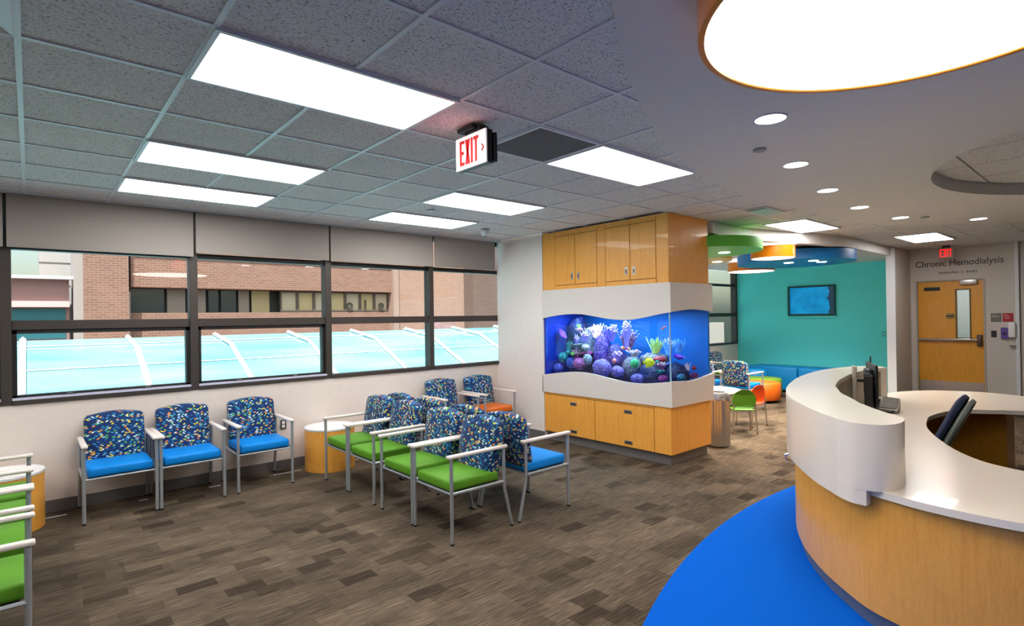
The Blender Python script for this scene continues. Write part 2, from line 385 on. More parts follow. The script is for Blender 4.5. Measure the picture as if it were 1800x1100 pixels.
# roller blinds
names = ['taupe roller blind behind the left edge chairs, only its right end in view', 'taupe roller blind over the leftmost full window, hanging a little lower than the others',
         'taupe roller blind over the second full window from the left, above the third blue seat', 'taupe roller blind over the third full window, above the round side tables', 'narrow taupe roller blind next to the white wall corner']
for j, i in enumerate((2, 3, 4, 5, 6)):
    x0, x1 = MX[i] + .012, MX[i + 1] - .012
    if i == 6: x1 = 5.50
    zb = 2.462 if i in (2, 3) else 2.508
    t = thing('roller_blind', names[j], 'blind', ((x0 + x1) / 2, 6.715, zb), 0, 'roller blinds along the window wall'); h = (x1 - x0) / 2
    s = BM(); box(s, -h, h, -.0015, .0015, .025, CEIL - zb - .01); obj('blind_cloth', s, blind_m, t)
    s = BM(); box(s, -h, h, -.006, .006, 0, .026, .003); obj('hem_bar', s, blind_m, t)
x0 = -3.18 + .012
t = thing('roller_blind', 'taupe roller blind at the far left, beyond the picture edge', 'blind', (-2.43, 6.715, 2.462), 0, 'roller blinds along the window wall')
s = BM(); box(s, -.738, .738, -.0015, .0015, .025, CEIL - 2.472); obj('blind_cloth', s, blind_m, t)
s = BM(); box(s, -.738, .738, -.006, .006, 0, .026, .003); obj('hem_bar', s, blind_m, t)

# ------------------------------------------------------------------ ceiling grid and tiles
GX, GY, TS, TY = .580, 2.476, .61, .60
SC, SR = (6.126 * .977, -5.133 * .977), 7.842 * .977        # plasterboard cloud edge
RC, RR = (6.40, -.61), 1.90                                  # round recess
def in_cloud(x, y):
    if x < 6.1: return math.hypot(x - SC[0], y - SC[1]) < SR
    if x > 10.6: return y < -.3
    if x < 8.2: return y < 2.5
    return y < 2.4 - (x - 8.2) * .9
lights = {(i + a, j) for (i, j) in ((-5, 0), (-5, 3), (-5, 5), (-4, -5), (0, -5), (-4, -9), (0, -9)) for a in (0, 1)} | {(0, 0), (1, 0), (0, 3), (1, 3), (0, 5), (1, 5), (4, 0), (5, 0), (4, 3), (5, 3), (4, 5), (5, 5)}
special = {(3, 0): 'vent', (-2, 0): 'diffuser'}
bm = BM(); box(bm, -.297, .297, -.292, .292, 0, .012); tile_mesh = D.meshes.new('ceiling_tile'); bm.to_mesh(tile_mesh); bm.free(); tile_mesh.materials.append(tile_m)
cnt = 0; far = BM()
for i in range(-8, 21):
    for j in range(-14, 7):
        x, y = GX + (i + .5) * TS, GY + (j + .5) * TY
        if (i, j) in lights or (i, j) in special: continue
        cor = [(GX + (i + a) * TS, GY + (j + b) * TY) for a in (0, 1) for b in (0, 1)]
        if all(in_cloud(*c) for c in cor): continue
        if x > 5.75 and y > 3.75: continue
        fwd = .656 * x + .755 * y; rt = .755 * x - .656 * y
        if fwd > .8 and abs(rt) < fwd * 1.05 + .5 and cnt < 290:
            cnt += 1; o = obj('ceiling_tile', tile_mesh, None, ceiling); o.location = (x, y, 2.962)
        else: box(far, x - .297, x + .297, y - .292, y + .292, 2.962, 2.974)
o = obj('ceiling_tiles', far, tile_m, ceiling); o['kind'] = 'stuff'
for i in range(-8, 22):
    x = GX + i * TS; y1 = 6.676 if x < 5.7 else 3.8; y0 = 1.4 if 4.3 < x < 8.5 else -6
    bm = BM(); box(bm, -.012, .012, y0, y1, 0, .006); o = obj('grid_bar', bm, grid_m, ceiling, loc=(x, 0, 2.955))
for j in range(-14, 8):
    y = GY + j * TY; x1 = 5.6 if y > 3.6 else 13.0
    for xa, xb in (((-4.5, 4.3), (8.5, x1)) if y < 1.4 else ((-4.5, x1),)):
        bm = BM(); box(bm, xa, xb, -.012, .012, 0, .006); o = obj('grid_bar', bm, grid_m, ceiling, loc=(0, y, 2.9555))

# plasterboard cloud
pts = arc(SC, SR, math.radians(176), math.radians(92), 60)
pts = [p for p in pts] + catmull([(6.4, 2.58), (7.3, 2.58), (8.2, 2.5), (8.9, 2.2), (9.5, 1.6), (9.95, .8), (10.3, -.3), (10.5, -2), (10.4, -5.9)], 6)
hole = arc(RC, RR, 0, 2 * PI * 59 / 60, 59)
holed_slab('ceiling_cloud', [pts + [(-1.5, -5.9)], hole], 2.93, 2.953, gypsum)['kind'] = 'structure'
bm = BM(); lathe(bm, [(RR, 2.932), (RR, 3.045)], 64, RC, False); lathe(bm, [(RR + .02, 2.932), (RR + .02, 3.045)], 64, RC, False); struct('ceiling_recess_ring', bm, gypsum, smooth=True)
rec = sroot('ceiling_recess')
bm = BM(); cyl(bm, RC[0], RC[1], 3.065, 3.085, RR + .1, 48); obj('recess_backing', bm, grid_m, rec)
for i in range(-7, 8):
    for j in range(-4, 5):
        x, y = 7.54 + (i - .5) * .61, 1.04 + (j - .5 - 2) * .61
        if math.hypot(x - RC[0], y - RC[1]) < RR + .35:
            o = obj('ceiling_tile', tile_mesh, None, rec); o.location = (x, y, 3.048); o.scale = (1, 1.02, 1)

# troffers
def troffer(x0, x1, y0, y1, label, z=2.946, cut=0):
    t = thing('ceiling_light', label, 'ceiling light', ((x0 + x1) / 2, (y0 + y1) / 2, z), 0, 'recessed troffer lights')
    hx, hy = (x1 - x0) / 2, (y1 - y0) / 2; f = .022
    s = BM(); box(s, -hx, hx, -hy, -hy + f, 0, .02); box(s, -hx, hx, hy - f, hy, 0, .02); box(s, -hx, -hx + f, -hy + f, hy - f, 0, .02); box(s, hx - f, hx, -hy + f, hy - f, 0, .02)
    obj('frame', s, grid_m, t)
    s = BM(); box(s, -hx + f, hx - f, -hy + f, hy - f, .006, .018); obj('diffuser', s, panel_m, t)
def gx(i): return GX + i * TS
def gy(j): return GY + j * TY
for (i, j, lb) in ((0, 0, 'largest and nearest rectangular ceiling light, left of the exit sign'), (0, 3, 'rectangular ceiling light, second from the camera in the left row'), (0, 5, 'rectangular ceiling light of the left row closest to the blinds'),
                   (4, 0, 'rectangular ceiling light beside the square grey air vent'), (4, 3, 'rectangular ceiling light in the middle of the right row'), (4, 5, 'rectangular ceiling light of the right row closest to the window')):
    troffer(gx(i), gx(i + 2), gy(j), gy(j + 1), lb)
troffer(7.41, 8.62, 2.83, 3.38, 'ceiling light cut by the curved white bulkhead, above the play area entrance')
troffer(10.34, 11.56, 2.08, 2.66, 'far ceiling light in front of the wooden corridor door')
for (i, j, lb) in ((-5, 0, 'unseen ceiling light added for fill behind the camera on the left'), (-5, 3, 'unseen ceiling light added for fill at the left, middle row'), (-5, 5, 'unseen ceiling light added for fill at the left, window row'),
                   (-4, -5, 'unseen ceiling light added for fill behind the camera, near left'), (0, -5, 'unseen ceiling light added for fill behind the camera, near right'), (-4, -9, 'unseen ceiling light added for fill behind the camera, far left'), (0, -9, 'unseen ceiling light added for fill behind the camera, far right')):
    troffer(gx(i), gx(i + 2), gy(j), gy(j + 1), lb)  # unseen troffers added to brighten upright surfaces
# return air vent with perforated plate
t = thing('air_vent', 'square dark grey perforated return air grille beside the exit sign', 'air vent', (gx(3.5), gy(.5), 2.950))
s = BM(); f = .025; box(s, -.3, .3, -.295, -.295 + f, 0, .02); box(s, -.3, .3, .295 - f, .295, 0, .02); box(s, -.3, -.3 + f, -.27, .27, 0, .02); box(s, .3 - f, .3, -.27, .27, 0, .02); obj('frame', s, grid_m, t)
s = BM(); box(s, -.275, .275, -.27, .27, .008, .014); obj('backing', s, mat('vent_dark', (.30, .30, .29), .7), t)
s = BM()
for q in range(44): box(s, -.275, .275, -.268 + q * .0124, -.268 + q * .0124 + .005, .003, .008)
o = obj('louvre', s, mat('vent_grey', (.55, .56, .55), .6), t); o['kind'] = 'stuff'
# square supply diffuser at top left
t = thing('air_diffuser', 'white square supply air diffuser at the top left corner of the ceiling', 'air vent', (gx(-1.5), gy(.5), 2.946))
for q in range(4):
    a = .30 - q * .065; s = BM(); zz = .002 + q * .007
    for (p0, p1, w2) in ((a, a - .05, .012),):
        vs = [[s.verts.new((sx * r, sy * r * .98, z)) for sx, sy in ((-1, -1), (1, -1), (1, 1), (-1, 1))] for r, z in ((a, zz + .012), (a - .012, zz), (a - .055, zz + .016))]
        for u_, v_ in zip(vs, vs[1:]):
            for e in range(4): s.faces.new((u_[e], u_[(e + 1) % 4], v_[(e + 1) % 4], v_[e]))
    obj('cone', s, grid_m, t)
s = BM(); box(s, -.3, .3, -.295, .295, .03, .034); obj('backing', s, mat('vent_dark', 0), t)
# pale grille by the bulkhead, reflected teal painted into its panel colour
t = thing('air_grille', 'small pale grille with a dark edge set in the ceiling above the fish tank', 'air vent', (6.46, 2.92, 2.946))
s = BM(); box(s, -.26, .26, -.13, .13, .0, .012, .002); obj('frame', s, grid_m, t)
s = BM(); box(s, -.24, .24, -.11, .10, -.003, .001); obj('panel', s, mat('grille_teal_reflection', (.45, .74, .76), .35), t)
s = BM(); box(s, -.24, -.2, -.11, .11, -.005, -.002); obj('slot', s, black, t)

# downlights
warm = (1.0, .86, .70)
DL = [(3.37, 1.48), (4.56, 1.81), (5.76, 2.0), (6.98, 2.10), (8.16, 2.01), (9.12, 1.41)]
DLL = ['nearest round downlight, just beyond the big glowing drum', 'second round downlight along the plaster ceiling, after the nearest one', 'third round downlight from the camera along the curved row', 'fourth round downlight from the camera along the curved row', 'farthest round downlight of the curved row, before the corridor', 'lone round downlight right of the row, below the round ceiling recess']
for k, (x, y) in enumerate(DL):
    t = thing('downlight', DLL[k], 'downlight', (x, y, 2.924), 0, 'round downlights in the plaster ceiling')
    s = BM(); lathe(s, [(.098, .006), (.098, 0), (.086, 0), (.084, .006)], 32, cap=False); obj('trim_ring', s, trim_white, t, True)
    s = BM(); cyl(s, 0, 0, .002, .006, .085, 32); obj('lens', s, down_m, t)
    L = D.lights.new('downlight_beam', 'SPOT'); L.energy = 12; L.color = warm; L.spot_size = math.radians(100); L.spot_blend = .6; L.shadow_soft_size = .06
    lo = D.objects.new('downlight_beam', L); COL.objects.link(lo); lo.parent = t; lo.location = (0, 0, -.03)

# the big drum luminaire
DC, DR = (2.20, .475), .69
t = thing('drum_light', 'huge glowing round drum light with an orange rim over the desk', 'ceiling light', (DC[0], DC[1], 2.745))
orange_gloss = mat('orange_drum', (.90, .50, .02), .3, coat=.3)
s = BM(); lathe(s, [(DR - .024, .006), (DR - .022, .0), (DR, 0), (DR, .185), (DR - .012, .185)], 96, cap=False); obj('shade', s, orange_gloss, t, True)
s = BM(); cyl(s, 0, 0, .006, .012, DR - .012, 96); obj('diffuser', s, drum_m, t)

# small ceiling devices
def puck(name, label, cat, x, y, z, prof, mt):
    t = thing(name, label, cat, (x, y, z)); s = BM(); lathe(s, prof, 24); obj('plate', s, mt, t, True)
    return t
t = puck('sprinkler', 'small white sprinkler cover in the tiled ceiling between the two light rows', 'sprinkler', 3.34, 5.183, 2.940, [(.03, 0), (.042, .004), (.042, .014)], trim_white)
t = puck('sprinkler', 'small sprinkler cover in the plaster ceiling near the nearest downlights', 'sprinkler', 3.93, 1.805, 2.912, [(.035, 0), (.045, .005), (.045, .017)], mat('sprinkler_grey', (.6, .6, .6), .5))
t = puck('sprinkler', 'tiny sprinkler cover in the plaster ceiling near the far downlights', 'sprinkler', 8.35, 1.80, 2.912, [(.03, 0), (.045, .005), (.045, .017)], mat('sprinkler_grey', 0))
t = thing('ceiling_sensor', 'small white conical ceiling sensor near the white wall corner', 'sensor', (4.65, 5.875, 2.87))
s = BM(); lathe(s, [(.02, 0), (.045, .012), (.055, .05), (.062, .082)], 24); obj('housing', s, grid_m, t, True)
s = BM(); lathe(s, [(.01, -.008), (.018, .0), (.02, .003)], 16); obj('lens', s, dark_grey, t, True)
t = thing('sprinkler', 'sprinkler head hanging under the far ceiling light', 'sprinkler', (10.6, 2.25, 2.88))
s = BM(); cyl(s, 0, 0, .02, .068, .012, 10); lathe(s, [(.05, 0), (.05, .006), (.02, .02)], 12); obj('head', s, trim_white, t)

# exit sign over the waiting room
t = thing('exit_sign', 'hanging illuminated white EXIT sign with red letters and black housing', 'exit sign', (2.08, 2.765, 2.70))
s = BM(); box(s, .012, .055, -.155, .155, 0, .205, .003); obj('housing', s, black, t)
s = BM(); box(s, 0, .012, -.155, .155, 0, .205, .002); obj('face', s, mat('sign_white', (.90, .88, .88), .4, emit=.17), t)
s = BM(); box(s, .0, .07, -.10, .06, .207, .245, .006); box(s, -.03, .03, -.06, .10, .225, .252, .006); obj('canopy', s, black, t)
s = BM(); box(s, .06, .085, -.165, -.05, .01, .19, .004); obj('end_cap', s, black, t)
def exit_letters(x, yl, z0, h, lw, st, gap, mt, par):
    """E X I T as four block letters reading along -Y"""
    y = yl; d0, d1 = x - .002, x
    for ch in 'EXIT':
        q = BM(); w_ = st if ch == 'I' else lw
        def bar(ya, yb, za, zb): box(q, d0, d1, yb, ya, za, zb)
        def dia(p, r):
            (ya, za), (yb, zb) = p, r; hw = st * .55
            v = [q.verts.new((dd, yy, zz)) for dd in (d0, d1) for yy, zz in ((ya + hw, za), (ya - hw, za), (yb - hw, zb), (yb + hw, zb))]
            for f in ((3, 2, 1, 0), (4, 5, 6, 7), (0, 1, 5, 4), (1, 2, 6, 5), (2, 3, 7, 6), (3, 0, 4, 7)): q.faces.new([v[i] for i in f])
        if ch == 'E':
            bar(y, y - st, z0, z0 + h)
            for zz in (z0, z0 + h / 2 - st / 2, z0 + h - st): bar(y - st, y - w_ * (.85 if zz == z0 + h / 2 - st / 2 else 1), zz, zz + st)
        elif ch == 'X':
            dia((y - st * .55, z0), (y - w_ + st * .55, z0 + h)); dia((y - w_ + st * .55, z0), (y - st * .55, z0 + h))
        elif ch == 'I': bar(y, y - st, z0, z0 + h)
        else: bar(y, y - w_, z0 + h - st, z0 + h); bar(y - w_ / 2 + st / 2, y - w_ / 2 - st / 2, z0, z0 + h - st)
        obj('letter', q, mt, par); y -= w_ + gap
exit_letters(0, .110, .024, .156, .050, .020, .008, mat('sign_red', (.72, .0, .01), .5, emit=.10), t)
s = BM()
for p in (((-.118, .115), (-.136, .095)), ((-.136, .095), (-.118, .075))):
    tube(s, [(-.002, p[0][0], p[0][1]), (-.002, p[1][0], p[1][1])], .0045, 6)
obj('arrow', s, mat('sign_red', 0), t)
L = D.lights.new('sign_glow', 'POINT'); L.energy = .2; L.color = (1, .15, .15); L.shadow_soft_size = .1
lo = D.objects.new('sign_glow', L); COL.objects.link(lo); lo.parent = t; lo.location = (-.16, .02, .06)

# ------------------------------------------------------------------ play room ceiling, bulkhead, pendants
BK = catmull([(5.74, 3.2), (6.56, 3.63), (7.48, 3.66), (8.28, 3.49), (9.0, 3.26), (9.7, 3.13), (10.9, 3.11), (11.93, 3.12), (12.4, 3.10)], 6)[6:]
inn = offset(BK, -.13)
bm = BM(); strip_wall(bm, BK, inn, 2.80, 2.96); struct('ceiling_bulkhead', bm, mat('bulkhead_paint', (.88, .86, .84), .7), smooth=True)
bm = BM(); prism(bm, inn + [(13.4, 3.2), (13.4, WY), (5.74, WY), (5.74, 5.75), (6.5, 5.75), (6.5, 3.8)], 2.835, 2.87); struct('ceiling_play', bm, mat('bulkhead_paint', 0))

def pendant(name, label, x, y, r, z, h, mt, lit, dots=()):
    t = thing(name, label, 'pendant light' if lit else 'ceiling disc', (x, y, z))
    s = BM(); lathe(s, [(r - .012, .004), (r - .012, 0), (r, 0), (r, h), (r - .012, h)] if lit else [(r, 0), (r, h)], 64, cap=not lit); obj('shade' if lit else 'disc', s, mt, t, True)
    if lit: s = BM(); cyl(s, 0, 0, .005, .01, r - .012, 48); obj('diffuser', s, drum_m, t)
    for k, (dx, dy) in enumerate(dots):
        s = BM(); cyl(s, dx - x, dy - y, -.004, -.001, .075, 24); obj('lamp', s, down_m, t)
    L = D.lights.new('pendant_beam', 'SPOT'); L.energy = 160 if dots or lit else 0; L.color = warm; L.spot_size = math.radians(130); L.spot_blend = .8; L.shadow_soft_size = .2
    lo = D.objects.new('pendant_beam', L); COL.objects.link(lo); lo.parent = t; lo.location = (0, 0, -.03)
green_p = mat('green_disc', (.36, .75, .22), .35); tan_p = mat('tan_disc', (.80, .70, .38), .4); blue_p = mat('blue_disc', (.05, .47, .76), .35)
pendant('green_ceiling_disc', 'large lime green ceiling disc next to the fish tank cabinet', 7.08, 4.02, .72, 2.62, .14, green_p, False, [(7.28, 3.86)])
pendant('yellow_ceiling_disc', 'yellow ceiling disc below and behind the lime green one', 8.05, 4.95, .72, 2.62, .12, tan_p, False, [(8.44, 4.6)])
pendant('blue_ceiling_disc', 'large blue ceiling disc with three small lamps', 10.0, 4.02, .92, 2.625, .16, blue_p, False, [(9.76, 4.02), (9.75, 3.62), (10.1, 3.62)])
pendant('orange_drum_pendant', 'upper orange drum pendant light, the one partly over the blue disc', 8.52, 3.74, .31, 2.60, .17, orange_gloss, True)
pendant('orange_drum_pendant', 'lower orange drum pendant light, farther back near the window', 10.75, 5.15, .43, 2.60, .17, orange_gloss, True)

# ------------------------------------------------------------------ aquarium unit
A = thing('aquarium_cabinet', 'maple and white built-in aquarium unit with wavy openings', 'aquarium cabinet', (6.04, 4.69, 0))
def L2(x, y): return x - 6.04, y - 4.69
def abox(name, x0, x1, y0, y1, z0, z1, mt, par=A, bev=.002):
    s = BM(); a, b = L2(x0, y0); c, d = L2(x1, y1); box(s, a, c, b, d, z0, z1, bev); return obj(name, s, mt, par)
Y0, Y1, X0, X1 = 3.645, 5.757, TX, 6.487
abox('upper_carcass', X0 + .012, X1, Y0 + .012, Y1 - .005, 2.13, 2.952, maple)
abox('lower_carcass', X0 + .012, X1, Y0 + .012, Y1 - .005, .128, .695, maple)
abox('plinth', X0 + .05, X1 - .03, Y0 + .05, Y1 - .01, 0, .128, base_grey)
abox('reveal', X0 + .0105, X0 + .0125, Y0 + .03, Y1 - .03, 2.16, 2.93, mat('joint_dark', (.30, .20, .10), .8), bev=0)
abox('reveal', X0 + .0105, X0 + .0125, Y0 + .03, Y1 - .03, .135, .685, mat('joint_dark', 0), bev=0)
abox('crown', X0 + .004, X1 + .01, Y0 + .004, Y1 - .005, 2.935, 2.956, maple)
# face panels left around doors (front face x = X0), doors sit slightly proud with gaps
doors = [(5.502, 5.124), (5.116, 4.738), (4.586, 4.208), (4.200, 3.830)]
for k, (ya, yb) in enumerate(doors):
    d = abox('door', X0, X0 + .014, yb, ya, 2.205, 2.885, maple)
    s = BM(); yy = (yb + .055 if k % 2 == 0 else ya - .055); a, b = L2(X0, yy)
    box(s, a - .004, a + .002, b - .020, b + .020, 2.265, 2.365, .002); o = obj('recessed_handle', s, steel, d)
    s = BM(); box(s, a - .0055, a - .003, b - .008, b + .008, 2.29, 2.34); obj('handle_slot', s, dark_grey, d)
for ya, yb in ((5.748, 5.508), (4.732, 4.592), (3.824, 3.657)): abox('stile', X0 + .002, X0 + .014, yb, ya, 2.14, 2.935, maple)
for ya, yb in ((5.502, 4.738), (4.586, 3.830)):
    abox('rail', X0 + .002, X0 + .014, yb, ya, 2.891, 2.935, maple); abox('rail', X0 + .002, X0 + .014, yb, ya, 2.14, 2.199, maple)
for k, (ya, yb) in enumerate(((5.745, 4.812), (4.804, 3.895))):
    d = abox('door', X0, X0 + .014, yb, ya, .130, .650, maple)
    for z in (.565, .185):
        a, b = L2(X0, (ya + yb) / 2 - (.09 if k == 0 else .08)); s = BM(); box(s, a - .004, a + .002, b - .06, b + .06, z - .024, z + .024, .002); h_ = obj('recessed_handle', s, steel, d)
        s = BM(); box(s, a - .0055, a - .003, b - .045, b + .045, z - .008, z + .010); obj('handle_slot', s, dark_grey, d)
abox('stile', X0 + .001, X0 + .014, 3.657, 3.888, .130, .692, maple); abox('rail', X0 + .002, X0 + .014, 3.895, 5.745, .656, .692, maple)
# wavy white bands
up = [(5.757, 1.735), (5.731, 1.746), (5.523, 1.776), (5.248, 1.796), (4.988, 1.790), (4.741, 1.755), (4.507, 1.722), (4.248, 1.710), (4.027, 1.734), (3.785, 1.774), (3.627, 1.796)]
lo_ = [(5.757, .928), (5.748, .932), (5.484, .973), (5.159, 1.008), (4.854, 1.005), (4.568, .968), (4.298, .938), (4.043, .937), (3.8, .966), (3.627, .992)]
su = [(5.613, 1.799), (5.70, 1.806), (5.837, 1.817), (6.024, 1.827), (6.217, 1.823), (6.40, 1.809), (6.52, 1.80)]
sl_ = [(5.613, .991), (5.70, .984), (5.812, .976), (5.998, .967), (6.191, .978), (6.393, 1.004), (6.52, 1.02)]
def band(name, front, side, zflat, mt):
    s = BM(); xf, yf, th = X0 - .018, 3.627, .03
    def wallstrip(P, axis):
        P = catmull(P, 4); n = len(P)
        def pt(q, z, d):
            return (xf + d - 6.04, q - 4.69, z) if axis == 0 else (q - 6.04, yf + d - 4.69, z)
        V = [[s.verts.new(pt(q, z if w_ else zflat, d)) for q, z in P] for d in (0, th) for w_ in (0, 1)]
        a, b, c, e = V
        for i in range(n - 1):
            s.faces.new((a[i], a[i + 1], b[i + 1], b[i])); s.faces.new((c[i], e[i], e[i + 1], c[i + 1]))
            s.faces.new((b[i], b[i + 1], e[i + 1], e[i])); s.faces.new((a[i], c[i], c[i + 1], a[i + 1]))
        s.faces.new((a[0], b[0], e[0], c[0])); s.faces.new((a[-1], c[-1], e[-1], b[-1]))
    wallstrip(front, 0); wallstrip(side, 1)
    return obj(name, s, mt, A, True, angle=30)
band_m = mat('band_white', (.86, .83, .80), .5)
band('wave_band_upper', up, su, 2.144, band_m); band('wave_band_lower', lo_, sl_, .688, band_m)
abox('tank_floor', X0 + .012, X1 - .01, Y0 + .01, Y1 - .01, .71, .80, mat('sand_blue', (.12, .35, .75), .8))
abox('tank_back', 6.45, X1, Y0 + .01, Y1, .80, 1.84, mat('tank_blue', (.04, .42, .74), .6))
abox('tank_end', X0 + .02, 6.45, Y1 - .03, Y1, .80, 1.84, mat('tank_deep_blue', (.04, .16, .60), .6))
abox('front_glass', X0 + .012, X0 + .022, Y0 + .012, Y1 - .03, .80, 1.84, clear_glass, bev=0)
abox('side_glass', X0 + .022, 6.45, Y0 + .012, Y0 + .022, .80, 1.84, clear_glass, bev=0)
abox('glass_seam', X0 + .010, X0 + .024, Y0 + .010, Y0 + .024, .80, 1.84, mat('silicone_seam', (.55, .72, .85), .3), bev=0)
abox('water', X0 + .024, 6.448, Y0 + .024, Y1 - .032, .802, 1.83, water_m, bev=0)
abox('lamp_hood', 5.75, 6.35, 3.85, 5.6, 1.836, 1.842, mat('hood', (.2, .3, .5), .5))
for yy in (4.1, 4.7, 5.3):
    L = D.lights.new('tank_lamp', 'AREA'); L.energy = 4; L.color = (.44, .76, 1.0); L.shape = 'RECTANGLE'; L.size = .45; L.size_y = .5
    lo = D.objects.new('tank_lamp', L); COL.objects.link(lo); lo.parent = A; lo.location = (5.90 - 6.04, yy - 4.69, 1.825)
for yy in (4.35, 5.0):
    L = D.lights.new('tank_spot', 'SPOT'); L.energy = 5; L.color = (.85, .85, 1.0); L.spot_size = math.radians(85); L.spot_blend = 1; L.shadow_soft_size = .03
    lo = D.objects.new('tank_spot', L); COL.objects.link(lo); lo.parent = A; lo.location = (5.78 - 6.04, yy - 4.69, 1.82); lo.rotation_euler = (0, -.05, 0)

# reef life
def coral_mat(name, c1, c2, sc=40, rough=.6):
    k = NT(name); v = k.n('TexVoronoi'); v.inputs['Scale'].default_value = sc; c = k.n('TexCoord'); k.l(c.outputs['Object'], v.inputs['Vector'])
    k.l(k.ramp(v.outputs['Distance'], [(.1, lin(c1)), (.6, lin(c2))]), k.b.inputs['Base Color']); k.b.inputs['Roughness'].default_value = rough
    k.bump(v.outputs['Distance'], .7, .01); return k.m
from mathutils import noise as mnoise
def blob(name, label, x, y, z, rx, ry, rz, mt, amp=.15, fr=3., sub=3, cat='coral'):
    bm = BM(); bmesh.ops.create_icosphere(bm, subdivisions=sub, radius=1)
    off = Vector((x * 7, y * 5, z * 9))
    for v in bm.verts:
        n = mnoise.noise(v.co * fr + off); n2 = mnoise.noise(v.co * fr * 2.7 + off)
        v.co *= 1 + amp * n + amp * .6 * n2; v.co = Vector((v.co.x * rx, v.co.y * ry, v.co.z * rz))
    o = obj(name, bm, mt, None, True, angle=180); o.location = (x, y, z); return tag(o, label, cat)
def branches(name, label, x, y, z, w, h, mt, n=18, tipm=None, r=.006, fan=.8, seed=1):
    rnd = random.Random(seed); bm = BM(); tips = BM()
    for i in range(n):
        a = rnd.uniform(0, 2 * PI); s = rnd.uniform(.1, 1); L_ = h * rnd.uniform(.7, 1.05)
        ex, ey = math.cos(a) * w * .28 * s, math.sin(a) * w * .5 * s
        p0 = Vector((ex * .15, ey * .3, 0)); p1 = Vector((ex * .6, ey * .7, L_ * .5)); p2 = Vector((ex + rnd.uniform(-.1, .1) * w, ey * 1.0 + rnd.uniform(-.1, .1) * w, L_))
        tube(bm, [p0, p1, p2], r * 1.4, 6, r * .7)
        q = p1 + Vector((rnd.uniform(-.12, .12) * w, rnd.uniform(-.25, .25) * w, L_ * .38)); tube(bm, [p1, q], r, 6, r * .6)
        if tipm:
            for e in (p2, q): bmesh.ops.create_icosphere(tips, subdivisions=1, radius=r * 1.5, matrix=Matrix.Translation(e))
    t = thing(name, label, 'coral', (x, y, z - h / 2)); obj('branch', bm, mt, t, True)
    if tipm: obj('tip', tips, tipm, t, True)
    else: tips.free()
    return t
C1 = coral_mat('lavender_coral', (.62, .55, .88), (.38, .30, .62)); C2 = coral_mat('pink_coral', (.85, .45, .72), (.50, .22, .48)); C3 = coral_mat('blue_coral', (.30, .55, .90), (.10, .22, .60))
C4 = coral_mat('teal_coral', (.20, .85, .75), (.06, .40, .50)); C5 = coral_mat('green_coral', (.35, .98, .55), (.12, .62, .42)); C6 = coral_mat('reef_rock', (.36, .30, .48), (.12, .10, .22), 25)
C7 = coral_mat('pale_coral', (.88, .80, .86), (.60, .58, .66)); C8 = coral_mat('magenta_coral', (.85, .20, .62), (.42, .08, .40)); C9 = coral_mat('grey_rock', (.62, .60, .66), (.36, .36, .42), 30)
C10 = mat('purple_disc', (.50, .16, .85), .6); C11 = mat('white_pink', (.95, .78, .85), .6); C12 = mat('violet_stem', (.52, .42, .78), .6)
C13 = mat('tan_green', (.70, .80, .42), .6); C14 = mat('ice_blue', (.45, .72, .98), .6); C15 = coral_mat('red_coral', (.95, .30, .35), (.6, .1, .2)); C16 = coral_mat('deep_blue_rock', (.14, .18, .50), (.05, .06, .26), 25)
blob('coral_rock', 'dark blue rock wall rising in the left corner of the tank', 6.2, 5.52, 1.18, .2, .17, .40, C16, .25, 3)
blob('coral_rock', 'tall dark blue rock in the back left of the tank', 6.15, 5.58, 1.55, .16, .13, .2, C16, .3, 4)
blob('coral_rock', 'reef rock with pink crust behind the grey plate coral', 6.05, 5.30, 1.18, .15, .19, .24, C6, .3, 4)
blob('coral_rock', 'purple spire of reef rock under the white branching coral', 5.95, 4.957, 1.20, .11, .12, .34, coral_mat('spire_rock', (.55, .35, .72), (.22, .14, .50), 30), .2, 4)
blob('coral_rock', 'dark reef rock behind the yellow fish', 5.98, 4.15, .98, .16, .20, .20, C16, .2, 3)
blob('coral_rock', 'dark blue reef rock seen through the side glass', 6.12, 3.92, .98, .18, .17, .18, C16, .2, 3)
blob('coral_rock', 'pale grey boulder behind the mint green coral', 5.97, 4.46, 1.09, .11, .15, .14, C9, .15, 3)
blob('coral_rock', 'low dark rock along the middle back of the tank', 6.2, 4.75, .98, .16, .35, .22, C16, .25, 3)
blob('brain_coral', 'large lavender brain coral at the front of the tank', 5.78, 4.827, 1.07, .10, .14, .115, C1, .10, 5, 4)
blob('brain_coral', 'pink brain coral left of the large lavender one', 5.80, 5.243, 1.10, .09, .10, .085, C2, .08, 4)
blob('brain_coral', 'pale grey green coral lump beside the pink brain coral', 5.77, 5.066, 1.17, .06, .065, .075, coral_mat('grey_green', (.62, .72, .74), (.42, .45, .55)), .12, 4)
blob('brain_coral', 'steel blue brain coral behind the bottom left of the wavy edge', 5.85, 5.44, 1.10, .08, .08, .08, C3, .12, 4)
blob('brain_coral', 'violet blue round coral in the lower left corner of the tank', 5.78, 5.64, 1.02, .07, .07, .07, coral_mat('viol_blue', (.42, .45, .90), (.2, .2, .6)), .1, 4)
blob('brain_coral', 'purple brain coral half hidden by the lower wavy edge', 5.77, 4.247, .965, .07, .085, .065, C1, .08, 5)
blob('bubble_coral', 'teal bumpy coral cluster near the left end of the tank', 5.85, 5.60, 1.17, .07, .075, .07, C4, .3, 4)
blob('bubble_coral', 'small teal bubble coral above the teal cluster', 5.86, 5.52, 1.25, .03, .035, .035, C4, .2, 4, 2)
blob('bubble_coral', 'mint green ball coral in front of the grey boulder', 5.74, 4.262, 1.16, .052, .058, .06, C5, .06, 3)
